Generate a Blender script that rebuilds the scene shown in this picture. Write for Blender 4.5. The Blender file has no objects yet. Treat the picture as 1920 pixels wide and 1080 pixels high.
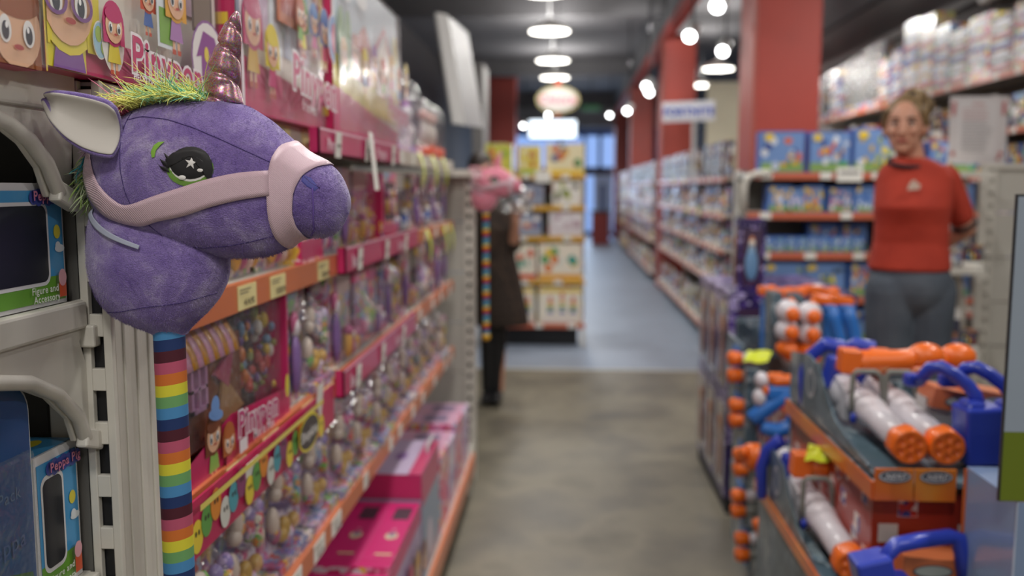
import bpy, bmesh, math, random
from mathutils import Vector, Matrix, Euler
R = math.radians
rnd = random.Random(7)
scene = bpy.context.scene
C = scene.collection

# ------------------------------------------------------------------ camera, exposure, lights
F = 1700.0
YAW, PITCH = R(3.45), R(6.35)
CAM = Vector((0, 0, 1.42))
cd = bpy.data.cameras.new('camera')
cd.sensor_width = 36; cd.lens = 36 * F / 1920; cd.clip_start = .02
cd.dof.use_dof = True; cd.dof.focus_distance = 1.0; cd.dof.aperture_fstop = 2.9
cam = bpy.data.objects.new('camera', cd); C.objects.link(cam)
cam.location = CAM; cam.rotation_euler = (math.pi/2 - PITCH, 0, YAW)
scene.camera = cam
ROT = Euler((math.pi/2 - PITCH, 0, YAW)).to_matrix()

def ray(px, py): return ROT @ Vector(((px - 960) / F, (540 - py) / F, -1))
def W(px, py, Y): d = ray(px, py); return CAM + d * (Y / d.y)
def WX(px, py, X): d = ray(px, py); return CAM + d * (X / d.x)
def WZ(px, py, Z): d = ray(px, py); return CAM + d * ((Z - CAM.z) / d.z)

scene.view_settings.view_transform = 'Standard'
scene.view_settings.look = 'None'
scene.view_settings.gamma = 1
scene.view_settings.exposure = 0.0
try: scene.view_settings.use_curve_mapping = False
except Exception: pass
scene.cycles.max_bounces = 6; scene.cycles.diffuse_bounces = 3; scene.cycles.glossy_bounces = 3
scene.cycles.transparent_max_bounces = 12; scene.cycles.caustics_reflective = False; scene.cycles.caustics_refractive = False
scene.cycles.use_denoising = True

w = bpy.data.worlds.new('world'); scene.world = w; w.use_nodes = True
w.node_tree.nodes['Background'].inputs[0].default_value = (1, .97, .93, 1)
w.node_tree.nodes['Background'].inputs[1].default_value = .28

def area(name, loc, size, power, color=(1, .97, .92), rot=(0, 0, 0)):
    d = bpy.data.lights.new(name, 'AREA'); d.shape = 'DISK'; d.size = size; d.energy = power; d.color = color
    o = bpy.data.objects.new(name, d); C.objects.link(o); o.location = loc; o.rotation_euler = rot
    return o
def spot(name, loc, target, power, angle=70, color=(1, .98, .95)):
    d = bpy.data.lights.new(name, 'SPOT'); d.energy = power; d.color = color; d.spot_size = R(angle); d.spot_blend = .6; d.shadow_soft_size = .05
    o = bpy.data.objects.new(name, d); C.objects.link(o); o.location = loc
    o.rotation_euler = (Vector(target) - Vector(loc)).to_track_quat('-Z', 'Y').to_euler()
    return o
PENDANT_X = -.2
PEND = [-3.0, -.6, 1.6, 3.8, 6.0, 8.1, 10.1, 12.4, 14.3, 17.5, 21]
def ceiling_uplight(loc, power):
    area('added_uplight', (loc[0], loc[1], 3.25), .4, power, (1, .97, .93), (math.pi, 0, 0))  # added lamp facing up above the shade, brightens the ceiling
for y in PEND: area('pendant_light', (PENDANT_X, y, 3.08), .38, 25 if y < 7 else 30); ceiling_uplight((PENDANT_X, y, 3.32), 26)
PEND_R = [(2.35, -1.0), (2.35, 2.2), (2.35, 5.2), (2.35, 9.6), (2.15, 13.4), (2.22, 15.5)]
for x, y in PEND_R: area('pendant_light', (x, y, 3.08), .38, 32 if y < 7 else 44); ceiling_uplight((x, y, 3.32), 16)
area('entrance_daylight', (.6, 26.2, 1.9), 3.0, 80, (.62, .78, 1), (R(-90), 0, 0))
for lx, ly, lz, tx_, ty, tz, pw in ((.95, 7.2, 3.3, 1.5, 12.8, 2.6, 90), (.9, 11, 3.3, 1.4, 19, 2.6, 110), (1.0, 14, 3.3, 1.4, 25, 2.2, 150), (.9, 5.0, 3.3, 1.6, 6.5, 2.4, 25), (.6, 6.4, 3.3, .0, 8.0, .9, 50), (1.2, 3.6, 3.4, 1.9, 5.7, 1.3, 55), (2.3, 5.6, 3.4, 3.0, 8.0, 2.4, 40)): spot('track_and_fill_spot', (lx, ly, lz), (tx_, ty, tz), pw, 60)  # beams of the visible track heads, plus spots added to brighten the stock
spot('track_and_fill_spot', (1.0, .2, 3.3), (-.35, 1.05, 1.3), 22, 50)  # added key light aimed at the unicorn, no fixture modelled
spot('track_and_fill_spot', (1.45, -.6, 3.3), (.9, 2.2, .8), 45, 60)

# ------------------------------------------------------------------ materials
def lin(c):
    if isinstance(c, str):
        c = c.lstrip('#'); c = [int(c[i:i+2], 16) / 255 for i in (0, 2, 4)]
    return tuple((x / 12.92 if x <= .04045 else ((x + .055) / 1.055) ** 2.4) for x in c[:3]) + (1,)
_m = {}
def bsdf(m): return m.node_tree.nodes['Principled BSDF']
def mat(color, rough=.5, metal=0, coat=0, name=None):
    k = (color, rough, metal, coat)
    if k in _m: return _m[k]
    m = bpy.data.materials.new(name or 'paint_' + str(color).lstrip('#')); m.use_nodes = True; b = bsdf(m)
    b.inputs['Base Color'].default_value = lin(color); b.inputs['Roughness'].default_value = rough
    b.inputs['Metallic'].default_value = metal; b.inputs['Coat Weight'].default_value = coat
    b.inputs['Coat Roughness'].default_value = .12
    _m[k] = m; return m
def N(m, t, **kw):
    n = m.node_tree.nodes.new(t)
    for k, v in kw.items():
        if k in n.inputs: n.inputs[k].default_value = v
        else: setattr(n, k, v)
    return n
def L(m, a, b): m.node_tree.links.new(a, b)
def ramp(m, stops, interp='LINEAR'):
    r = N(m, 'ShaderNodeValToRGB'); cr = r.color_ramp; cr.interpolation = interp
    while len(cr.elements) < len(stops): cr.elements.new(.5)
    for e, (p, c) in zip(cr.elements, stops): e.position = p; e.color = lin(c)
    return r
def new(name, rough=.5):
    m = bpy.data.materials.new(name); m.use_nodes = True; bsdf(m).inputs['Roughness'].default_value = rough; return m
def emit(name, color, s):
    m = new(name); b = bsdf(m); b.inputs['Base Color'].default_value = (0, 0, 0, 1); b.inputs['Emission Color'].default_value = lin(color); b.inputs['Emission Strength'].default_value = s
    return m
def noisy(name, stops, scale=5, rough=(.4, .6), bump=0, detail=6, bscale=None, coat=0):
    m = new(name); b = bsdf(m); tc = N(m, 'ShaderNodeTexCoord')
    n = N(m, 'ShaderNodeTexNoise', Scale=scale, Detail=detail); L(m, tc.outputs['Object'], n.inputs['Vector'])
    r = ramp(m, stops); L(m, n.outputs[0], r.inputs[0]); L(m, r.outputs[0], b.inputs['Base Color'])
    mr = N(m, 'ShaderNodeMapRange'); mr.inputs['To Min'].default_value, mr.inputs['To Max'].default_value = rough
    L(m, n.outputs[0], mr.inputs[0]); L(m, mr.outputs[0], b.inputs['Roughness'])
    b.inputs['Coat Weight'].default_value = coat
    if bump:
        n2 = N(m, 'ShaderNodeTexNoise', Scale=bscale or scale * 8, Detail=4); L(m, tc.outputs['Object'], n2.inputs['Vector'])
        bp = N(m, 'ShaderNodeBump', Strength=bump, Distance=.01); L(m, n2.outputs[0], bp.inputs['Height']); L(m, bp.outputs[0], b.inputs['Normal'])
    return m
def art(name, palette, scale=14, rough=.35, coat=.3, small=3.2):
    """printed packaging: irregular printed shapes in a palette; every copy prints a different portion"""
    m = new(name, rough); b = bsdf(m); b.inputs['Coat Weight'].default_value = coat; b.inputs['Coat Roughness'].default_value = .15
    tc = N(m, 'ShaderNodeTexCoord'); oi = N(m, 'ShaderNodeObjectInfo')
    mul = N(m, 'ShaderNodeMath', operation='MULTIPLY'); mul.inputs[1].default_value = 37.0; L(m, oi.outputs['Random'], mul.inputs[0])
    add = N(m, 'ShaderNodeVectorMath', operation='ADD'); L(m, tc.outputs['Object'], add.inputs[0]); L(m, mul.outputs[0], add.inputs[1])
    def layer(sc, dist):
        nz = N(m, 'ShaderNodeTexNoise', Scale=sc * 1.3, Detail=1); L(m, add.outputs[0], nz.inputs['Vector'])
        mx = N(m, 'ShaderNodeMix', data_type='VECTOR'); mx.inputs[0].default_value = dist
        L(m, add.outputs[0], mx.inputs[4]); L(m, nz.outputs[1], mx.inputs[5])
        v = N(m, 'ShaderNodeTexVoronoi', Scale=sc); L(m, mx.outputs[1], v.inputs['Vector'])
        sp = N(m, 'ShaderNodeSeparateColor'); L(m, v.outputs['Color'], sp.inputs[0]); return sp
    s1 = layer(scale, .12); s2 = layer(scale * small, .05)
    st = [(i / len(palette), c) for i, c in enumerate(palette)]
    r1 = ramp(m, st, 'CONSTANT'); L(m, s1.outputs[0], r1.inputs[0])
    r2 = ramp(m, st, 'CONSTANT'); L(m, s2.outputs[1], r2.inputs[0])
    sel = N(m, 'ShaderNodeMath', operation='GREATER_THAN'); sel.inputs[1].default_value = .58; L(m, s2.outputs[0], sel.inputs[0])
    mix = N(m, 'ShaderNodeMix', data_type='RGBA'); L(m, sel.outputs[0], mix.inputs[0]); L(m, r1.outputs[0], mix.inputs[6]); L(m, r2.outputs[0], mix.inputs[7])
    L(m, mix.outputs[2], b.inputs['Base Color'])
    return m
def clear(name, tint='#ffffff', alpha=.22, rough=.08, bump=.0, bs=40, film=.35):
    m = new(name); nt = m.node_tree; b = bsdf(m); out = nt.nodes['Material Output']
    b.inputs['Base Color'].default_value = lin(tint); b.inputs['Roughness'].default_value = rough; b.inputs['Specular IOR Level'].default_value = .9
    tr = N(m, 'ShaderNodeBsdfTransparent'); mx = N(m, 'ShaderNodeMixShader')
    fr = N(m, 'ShaderNodeFresnel'); fr.inputs[0].default_value = 1.6
    ad = N(m, 'ShaderNodeMath', operation='ADD'); ad.inputs[1].default_value = alpha; ad.use_clamp = True
    fm = N(m, 'ShaderNodeMath', operation='MULTIPLY'); fm.inputs[1].default_value = film; ge = N(m, 'ShaderNodeNewGeometry'); iv = N(m, 'ShaderNodeMath', operation='SUBTRACT'); iv.inputs[0].default_value = 1; L(m, ge.outputs['Backfacing'], iv.inputs[1]); fq = N(m, 'ShaderNodeMath', operation='MULTIPLY'); L(m, fr.outputs[0], fq.inputs[0]); L(m, iv.outputs[0], fq.inputs[1]); L(m, fq.outputs[0], fm.inputs[0]); L(m, fm.outputs[0], ad.inputs[0]); L(m, ad.outputs[0], mx.inputs[0])
    gl = N(m, 'ShaderNodeBsdfGlossy'); gl.inputs['Roughness'].default_value = rough
    mg = N(m, 'ShaderNodeMixShader'); mg.inputs[0].default_value = .8; L(m, b.outputs[0], mg.inputs[1]); L(m, gl.outputs[0], mg.inputs[2])
    L(m, tr.outputs[0], mx.inputs[1]); L(m, mg.outputs[0], mx.inputs[2]); L(m, mx.outputs[0], out.inputs['Surface'])
    if bump:
        tc = N(m, 'ShaderNodeTexCoord'); n2 = N(m, 'ShaderNodeTexNoise', Scale=bs, Detail=2); L(m, tc.outputs['Object'], n2.inputs['Vector'])
        bp = N(m, 'ShaderNodeBump', Strength=bump, Distance=.01); L(m, n2.outputs[0], bp.inputs['Height']); L(m, bp.outputs[0], gl.inputs['Normal']); L(m, bp.outputs[0], b.inputs['Normal'])
    return m
def plush(name, a, b_, c):
    m = noisy(name, [(.28, a), (.5, b_), (.68, c)], 17, (.85, .98), .45, 10, 700)
    for n in m.node_tree.nodes:
        if n.type == 'TEX_NOISE' and n.inputs['Scale'].default_value < 100: n.inputs['Roughness'].default_value = .66; n.inputs['Distortion'].default_value = .5
    b = bsdf(m); b.inputs['Sheen Weight'].default_value = .55; b.inputs['Sheen Roughness'].default_value = .4; b.inputs['Specular IOR Level'].default_value = .15
    return m

PINK = ['#d8256f', '#e8508c', '#f3a6c4', '#f4e3ea', '#c41a5c', '#f2c744', '#8fc3dd', '#e97ba8']
GIRL = ['#b8668a', '#d9a7bc', '#8f8a9a', '#a9a0a8', '#c9b8d8', '#9aa9c9', '#f0e2dc', '#8a6fa8', '#e5c04e', '#6f86b8', '#c2554e', '#7fb06a']
BOYS = ['#3a62ae', '#5f86c8', '#d8d9e2', '#e2a23a', '#2c478c', '#6f9ac0', '#dfc94c', '#b3483c', '#6fa06a']
PLAYB = ['#2f5fb6', '#3f72c4', '#8fb4e0', '#e6b23c', '#b9b7c0', '#3a8a52', '#d8682c', '#2a4a9a', '#d7d4d8']
BABY = ['#f0dfa0', '#efe9da', '#e8d24c', '#d8623a', '#5aa05a', '#f2efe6', '#4a78b8', '#d34c84', '#f1ede2']
NOIR = ['#3f414b', '#5c5f6b', '#8a7872', '#b5b0b0', '#8f4f42', '#2f324a', '#b79a3a', '#4f6f94', '#a86a3c', '#5a7a4c', '#7a3440']
SPACE = ['#566b78', '#435763', '#6f8490', '#364650', '#4d626f', '#5f7480', '#8d9ba2', '#50656f', '#7d8a90', '#4a5f6b']
M = dict(
  white=noisy('white_enamel', [(.3, '#c9c5bb'), (.7, '#d4d0c6')], 8, (.28, .42), .03),
  cream=mat('#cfcabd', .5), black=mat('#17171a', .5), dark=mat('#2a2a2c', .7),
  red=noisy('red_column_paint', [(.3, '#9a372c'), (.7, '#a43d31')], 3, (.45, .6), .03),
  salmon=mat('#c86a4e', .35, 0, .2), orange_rail=mat('#cf7448', .35, 0, .25), yellow_rail=mat('#d8a640', .4),
  pinkp=mat('#c92c69', .3, 0, .4), tag=mat('#eceae2', .5), ytag=mat('#e5d79a', .5), neon=mat('#d6e03c', .35, 0, .3),
  clear=clear('clear_plastic', alpha=.03, rough=.16, bump=.25, bs=14, film=.2), wrap=clear('glossy_wrap', alpha=.02, rough=.17, bump=.35, bs=9, film=1.0), wrinkle=clear('wrinkled_clear_plastic', alpha=.07, rough=.12, bump=.8, bs=26, film=.6),
  smoke=clear('smoky_plastic', '#8b93a0', .35, .1),
  pink=art('pink_print', PINK, 16), girl=art('pastel_print', GIRL, 20), boys=art('blue_print', BOYS, 12), play=art('blue_playset_print', PLAYB, 11),
  baby=art('baby_toy_print', BABY, 9), noir=art('muted_print', NOIR, 11), space=art('grey_blue_print', SPACE, 11, small=2.2), bright=art('bright_print', ['#e7c93a', '#d63a6e', '#4a9ac0', '#74b04a', '#e88a34', '#f2ead8', '#7a52a0'], 26),
  lilac=art('lilac_print', ['#cdbfdc', '#b79fd0', '#e8dfe8', '#d35a92', '#e3d4ea', '#8f7fb8'], 14),
  purple=art('dark_purple_print', ['#2d1c58', '#3a2470', '#24184a', '#5a3f96', '#2b1a56', '#b5a8d8'], 13),
  orange=mat('#ee6f1e', .38, 0, .25), blue=mat('#2a3fb0', .35, 0, .25), sky=mat('#2f74c8', .38, 0, .2), wplastic=mat('#d9d4da', .35, 0, .25),
)
ART = {k: M[k] for k in ('pink', 'girl', 'boys', 'play', 'baby', 'noir', 'lilac', 'bright')}

# ------------------------------------------------------------------ object helpers
def tag(o, label=None, cat=None, group=None, kind=None):
    if label: o['label'] = label
    if cat: o['category'] = cat
    if group: o['group'] = group
    if kind: o['kind'] = kind
    return o
def empty(name, loc=(0, 0, 0), rz=0, label=None, cat=None, group=None):
    o = bpy.data.objects.new(name, None); C.objects.link(o); o.location = loc; o.rotation_euler = (0, 0, rz); o.empty_display_size = .05
    return tag(o, label, cat, group)
_children = {}
def kids_of(o): return _children.get(o.name, [])
def adopt(c, p): c.parent = p; _children.setdefault(p.name, []).append(c)
def copy_tree(o, parent=None):
    c = o.copy(); C.objects.link(c)
    if parent: adopt(c, parent)
    for ch in list(kids_of(o)): copy_tree(ch, c)
    return c

class MB:
    def __init__(s): s.v = []; s.f = []; s.m = []; s.mats = []; s.sm = []
    def mi(s, m):
        if m not in s.mats: s.mats.append(m)
        return s.mats.index(m)
    def add(s, vs, fs, m=None, smooth=False):
        b = len(s.v); s.v += [tuple(v) for v in vs]
        i = s.mi(m) if m else 0
        for f in fs: s.f.append([b + k for k in f]); s.m.append(i); s.sm.append(smooth)
        return s
    def box(s, c, d, m=None, rot=None, taper=1):
        x, y, z = d[0] / 2, d[1] / 2, d[2] / 2
        vs = [Vector((sx * x * (taper if sz > 0 else 1), sy * y * (taper if sz > 0 else 1), sz * z)) for sz in (-1, 1) for sy in (-1, 1) for sx in (-1, 1)]
        if rot: e = Euler(rot).to_matrix(); vs = [e @ v for v in vs]
        c = Vector(c); vs = [v + c for v in vs]
        return s.add(vs, [(0, 2, 3, 1), (4, 5, 7, 6), (0, 1, 5, 4), (2, 6, 7, 3), (0, 4, 6, 2), (1, 3, 7, 5)], m)
    def b2(s, lo, hi, m=None): return s.box([(a + b) / 2 for a, b in zip(lo, hi)], [abs(b - a) for a, b in zip(lo, hi)], m)
    def tube(s, pts, rad, m=None, n=12, cap=True, smooth=True):
        pts = [Vector(p) for p in pts]; k = len(pts)
        if not hasattr(rad, '__len__'): rad = [rad] * k
        vs = []; prev = None
        for i, p in enumerate(pts):
            t = (pts[min(i + 1, k - 1)] - pts[max(i - 1, 0)])
            t = t.normalized() if t.length > 1e-9 else Vector((0, 0, 1))
            if prev is None:
                a = t.orthogonal().normalized()
            else:
                a = prev - t * prev.dot(t); a = a.normalized() if a.length > 1e-6 else t.orthogonal().normalized()
            prev = a; b = t.cross(a)
            for j in range(n):
                an = 2 * math.pi * j / n; vs.append(p + (a * math.cos(an) + b * math.sin(an)) * rad[i])
        fs = [(i * n + j, i * n + (j + 1) % n, (i + 1) * n + (j + 1) % n, (i + 1) * n + j) for i in range(k - 1) for j in range(n)]
        if cap: fs += [tuple(range(n - 1, -1, -1)), tuple((k - 1) * n + j for j in range(n))]
        return s.add(vs, fs, m, smooth)
    def lathe(s, prof, m=None, n=24, c=(0, 0, 0), axis=None):
        """profile of (radius, height) about +Z, or about axis"""
        q = Vector((0, 0, 1)).rotation_difference(Vector(axis).normalized()) if axis else None
        vs = []
        for r, z in prof:
            for j in range(n):
                an = 2 * math.pi * j / n; v = Vector((r * math.cos(an), r * math.sin(an), z))
                if q: v = q @ v
                vs.append(v + Vector(c))
        k = len(prof)
        fs = [(i * n + j, i * n + (j + 1) % n, (i + 1) * n + (j + 1) % n, (i + 1) * n + j) for i in range(k - 1) for j in range(n)]
        fs += [tuple(range(n - 1, -1, -1)), tuple((k - 1) * n + j for j in range(n))]
        return s.add(vs, fs, m, True)
    def ball(s, c, r, m=None, n=14, k=8, rot=None):
        if not hasattr(r, '__len__'): r = (r, r, r)
        e = Euler(rot).to_matrix() if rot else None
        vs = []
        for i in range(k + 1):
            t = math.pi * i / k
            for j in range(n):
                a = 2 * math.pi * j / n
                v = Vector((r[0] * math.sin(t) * math.cos(a), r[1] * math.sin(t) * math.sin(a), r[2] * math.cos(t)))
                if e: v = e @ v
                vs.append(v + Vector(c))
        fs = [(i * n + j, (i + 1) * n + j, (i + 1) * n + (j + 1) % n, i * n + (j + 1) % n) for i in range(k) for j in range(n)]
        return s.add(vs, fs, m, True)
    def prism(s, poly, o, u, v, nrm, depth, m=None, smooth=False):
        """polygon (a,b) in the plane o + a*u + b*v, extruded by depth along nrm"""
        o, u, v, nrm = Vector(o), Vector(u), Vector(v), Vector(nrm); k = len(poly)
        vs = [o + u * a + v * b for a, b in poly]; vs += [p + nrm * depth for p in vs]
        fs = [tuple(range(k - 1, -1, -1)), tuple(range(k, 2 * k))] + [(i, (i + 1) % k, k + (i + 1) % k, k + i) for i in range(k)]
        return s.add(vs, fs, m, smooth)
    def grid(s, rows, m=None, smooth=True, loop=False):
        k = len(rows[0]); vs = [p for r in rows for p in r]
        fs = [(i * k + j, i * k + (j + 1) % k, (i + 1) * k + (j + 1) % k, (i + 1) * k + j) for i in range(len(rows) - 1) for j in range(k if loop else k - 1)]
        return s.add(vs, fs, m, smooth)
    def build(s, name, parent=None, m=None, bevel=0, solid=0, sub=0, seg=2, weld=False, remesh=0, smooth=0, loc=None):
        me = bpy.data.meshes.new(name); me.from_pydata(s.v, [], s.f)
        for mm in (s.mats or [m or M['white']]): me.materials.append(mm)
        if m and not s.mats: pass
        for p, i, sm in zip(me.polygons, s.m, s.sm): p.material_index = i; p.use_smooth = sm
        if weld:
            bm = bmesh.new(); bm.from_mesh(me); bmesh.ops.remove_doubles(bm, verts=bm.verts, dist=1e-5); bmesh.ops.recalc_face_normals(bm, faces=bm.faces); bm.to_mesh(me); bm.free()
        me.update(); o = bpy.data.objects.new(name, me); C.objects.link(o)
        if loc: o.location = loc
        if parent: adopt(o, parent)
        if remesh:
            md = o.modifiers.new('remesh', 'REMESH'); md.mode = 'VOXEL'; md.voxel_size = remesh; md.use_smooth_shade = True
            if smooth: md = o.modifiers.new('smooth', 'SMOOTH'); md.iterations = smooth; md.factor = .5
        if bevel:
            md = o.modifiers.new('bevel', 'BEVEL'); md.width = bevel; md.segments = seg; md.limit_method = 'ANGLE'; md.angle_limit = R(40)
        if solid:
            md = o.modifiers.new('solid', 'SOLIDIFY'); md.thickness = solid; md.offset = 0
        if sub:
            md = o.modifiers.new('sub', 'SUBSURF'); md.levels = sub; md.render_levels = sub
        return o
    def copy(s):
        c = MB(); c.v = list(s.v); c.f = list(s.f); c.m = list(s.m); c.mats = list(s.mats); c.sm = list(s.sm); return c
X, Y_, Z = Vector((1, 0, 0)), Vector((0, 1, 0)), Vector((0, 0, 1))

class Art2:
    """flat print on a face: layered shapes, each layer a hair in front of the last"""
    def __init__(s, o, u, v, start=.0006): s.mb = MB(); s.o, s.u, s.v = Vector(o), Vector(u), Vector(v); s.n = s.u.cross(s.v).normalized(); s.lift = start; s.clip = None
    def poly(s, pts, c, rough=.35, step=.00025):
        s.lift += step
        if isinstance(c, str): c = mat(c, rough, 0, .3)
        if s.clip: pts = clipped(pts, *s.clip)
        if len(pts) < 3: return s
        vs = [s.o + s.u * a + s.v * b + s.n * s.lift for a, b in pts]
        s.mb.add(vs, [tuple(range(len(vs)))], c); return s
    def ell(s, a, b, ra, rb, c, n=20, rot=0, t0=0, t1=360):
        co, si = math.cos(R(rot)), math.sin(R(rot)); pts = []
        for i in range(n):
            t = R(t0 + (t1 - t0) * i / (n if t1 - t0 == 360 else n - 1)); x, y = ra * math.cos(t), rb * math.sin(t); pts.append((a + x * co - y * si, b + x * si + y * co))
        return s.poly(pts, c)
    def rect(s, a, b, w_, h, c): return s.poly([(a, b), (a + w_, b), (a + w_, b + h), (a, b + h)], c)
    def text(s, txt, a, b, size, c, rot=0, outline=None, shear=0, bold=0, align='LEFT'):
        s.lift += .0004
        for off, cc in ((bold + size * .06, outline), (bold, c)):
            if cc is None: continue
            vs, fs = text_mesh(txt, size, off, shear, align)
            co, si = math.cos(R(rot)), math.sin(R(rot))
            s.lift += .0004
            vv = [s.o + s.u * (a + x * co - y * si) + s.v * (b + x * si + y * co) + s.n * s.lift for x, y in vs]
            s.mb.add(vv, fs, mat(cc, .35, 0, .3) if isinstance(cc, str) else cc)
        return s
    def kid(s, a, b, h, hair, dress, skin='#eab894', glasses=False, cap=True):
        """a plain cartoon child, h tall, feet at (a, b)"""
        r = h * .26
        s.rect(a - h * .1, b, h * .07, h * .2, skin).rect(a + h * .03, b, h * .07, h * .2, skin)
        s.rect(a - h * .12, b, h * .1, h * .06, '#c4523a').rect(a + h * .02, b, h * .1, h * .06, '#c4523a')
        s.poly([(a - h * .19, b + h * .16), (a + h * .19, b + h * .16), (a + h * .1, b + h * .5), (a - h * .1, b + h * .5)], dress)
        s.ell(a, b + h * .7, r * 1.18, r * 1.22, hair)
        s.rect(a - r * 1.15, b + h * .42, r * .5, h * .3, hair).rect(a + r * .65, b + h * .42, r * .5, h * .3, hair)
        s.ell(a, b + h * .66, r * .92, r * .88, skin)
        s.ell(a, b + h * .66 + r * .62, r * .95, r * .42, hair)
        for e in (-1, 1):
            s.ell(a + e * r * .42, b + h * .64, r * .22, r * .3, '#f4f2f0').ell(a + e * r * .42, b + h * .63, r * .13, r * .2, '#26323e').ell(a + e * r * .38, b + h * .66, r * .05, r * .07, '#ffffff')
            if glasses: ring(s, a + e * r * .44, b + h * .64, r * .4, r * .3, '#7d4a8e')
        s.ell(a, b + h * .55, r * .18, r * .06, '#b5413e')
        return s
    def build(s, name, parent): return s.mb.build(name, parent)
def clipped(p, u0, v0, u1, v1):
    for ax, lim, sg_ in ((0, u0, 1), (0, u1, -1), (1, v0, 1), (1, v1, -1)):
        o = []
        for i in range(len(p)):
            a, b = p[i - 1], p[i]; ia, ib = (a[ax] - lim) * sg_ >= 0, (b[ax] - lim) * sg_ >= 0
            if ia != ib: t = (lim - a[ax]) / (b[ax] - a[ax]); o.append(tuple(a[k] + (b[k] - a[k]) * t for k in (0, 1)))
            if ib: o.append(b)
        p = o
        if not p: break
    return p
def ring(s, a, b, ra, rb, c, wd=.25, n=20):
    s.lift += .0003; vs = []; cc = mat(c, .35, 0, .3)
    for k in (1, 1 - wd):
        for i in range(n):
            t = 2 * math.pi * i / n; vs.append(s.o + s.u * (a + ra * k * math.cos(t)) + s.v * (b + rb * k * math.sin(t)) + s.n * s.lift)
    s.mb.add(vs, [(i, (i + 1) % n, n + (i + 1) % n, n + i) for i in range(n)], cc)
_tx = {}
def text_mesh(txt, size, offset=0, shear=0, align='LEFT'):
    k = (txt, size, offset, shear, align)
    if k in _tx: return _tx[k]
    c = bpy.data.curves.new('lettering', 'FONT'); c.body = txt; c.size = size; c.offset = offset; c.shear = shear; c.align_x = align; c.resolution_u = 3; c.fill_mode = 'FRONT'; c.space_character = 1.1
    o = bpy.data.objects.new('lettering_tmp', c); C.objects.link(o)
    dg = bpy.context.evaluated_depsgraph_get(); me = o.evaluated_get(dg).to_mesh()
    r = ([(v.co.x, v.co.y) for v in me.vertices], [tuple(p.vertices) for p in me.polygons])
    o.evaluated_get(dg).to_mesh_clear(); bpy.data.objects.remove(o); bpy.data.curves.remove(c)
    _tx[k] = r; return r
ORD = ['first', 'second', 'third', 'fourth', 'fifth', 'sixth', 'seventh', 'eighth', 'ninth', 'tenth', 'eleventh', 'twelfth', 'thirteenth', 'fourteenth', 'fifteenth', 'sixteenth', 'seventeenth', 'eighteenth', 'nineteenth', 'twentieth'] + ['twenty-' + k for k in ('first', 'second', 'third', 'fourth', 'fifth', 'sixth', 'seventh', 'eighth', 'ninth')] + ['thirtieth']
def struct(mb, name, **k): return tag(mb.build(name, **k), kind='structure')

# ------------------------------------------------------------------ the room
mc = noisy('polished_concrete', [(.25, '#4a453b'), (.42, '#655f52'), (.56, '#7b7463'), (.75, '#5a5549')], 2.2, (.38, .6), .04, 9, 30)
mf = noisy('blue_grey_floor', [(.3, '#7c8695'), (.6, '#8c97a8'), (.8, '#838e9e')], 2.0, (.36, .5), .02)
m_ceil = noisy('dark_ceiling', [(.3, '#626163'), (.7, '#6d6c6e')], 2, (.8, .95))
m_wall = noisy('dark_wall', [(.3, '#5c5a5b'), (.7, '#656364')], 2, (.7, .9))
m_rw = noisy('grey_wall', [(.3, '#6a6565'), (.7, '#74706f')], 2, (.7, .9))
struct(MB().b2((-4, -3.5, -.1), (5, 7.0, 0), mc), 'floor')
struct(MB().b2((-4, 7.0, -.1), (5, 30, 0), mf), 'floor')
struct(MB().b2((-4, 6.98, -.005), (5, 7.03, .004), mat('#b9b9b4', .4)), 'trim_1')
struct(MB().b2((-4, -3.5, 4.0), (5, 27.5, 4.1), m_ceil), 'ceiling')
mb = MB()
for y in (7.8, 12.6, 19): mb.b2((-4, y, 3.72), (1.3, y + .35, 4.0), m_ceil)
struct(mb, 'trim_2')
struct(MB().b2((-2.75, -3.5, 0), (-2.6, 27, 4), m_wall), 'wall_left')
struct(MB().b2((3.5, -3.5, 0), (3.65, 27, 3.5), m_rw), 'wall_right')
struct(MB().b2((3.42, -3.5, 3.5), (3.65, 27, 4.0), m_ceil), 'trim_3')
struct(MB().b2((3.42, -3.5, 2.98), (3.5, 27, 3.06), mat('#8f8d8b', .5)), 'trim_4')
# the far end: dark soffit, pale fascia, the glazed entrance
struct(MB().b2((-2.6, 25.5, 3.25), (3.5, 27, 4.0), m_ceil).b2((-2.6, 25.4, 3.05), (3.5, 25.5, 3.6), mat('#8b8b8c', .6)), 'trim_5')
struct(MB().b2((-2.6, 27, 0), (3.5, 27.2, 4), mat('#4d5f80', .6)), 'wall_back')
wn = empty('window_1', (0, 26.8, 0)); tag(wn, kind='structure')
MB().b2((-1.6, 0, .1), (2.3, .03, 2.9), emit('bluish_daylight_pane', '#86a6e0', 1.25)).build('window_glass', wn)
mb = MB()
for x in (-1.6, -.2, .5, .95, 1.55, 2.3): mb.b2((x - .05, -.06, 0), (x + .05, .05, 3), mat('#30405c', .5))
mb.b2((-1.6, -.06, 1.75), (2.3, .05, 2.0), mat('#2b3a50', .5)).b2((-1.6, -.06, .0), (2.3, .05, .12), mat('#30405c', .5))
mb.build('window_frame', wn)
lb = empty('light_box_sign', tuple(W(1036, 256, 24.5)), 0, 'bright white light box sign over the far shop entrance', 'sign')
MB().b2((-.62, -.06, -.03), (.62, .06, .42), emit('light_box_face', '#e8f4ff', 2.6)).build('diffuser', lb)
MB().b2((-.66, .0, -.07), (.66, .12, .46), M['dark']).build('housing', lb)
[MB().tube([(x, .06, .4), (x, .06, 4.0 - lb.location.z)], .012, M['dark']).build('hanger', lb) for x in (-.5, .5)]
p = WZ(1105, 430, 0)
cb = empty('counter_stand', (.62, 22.5, 0), 0, 'dark red counter standing beyond the aisle near the entrance', 'counter')
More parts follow.
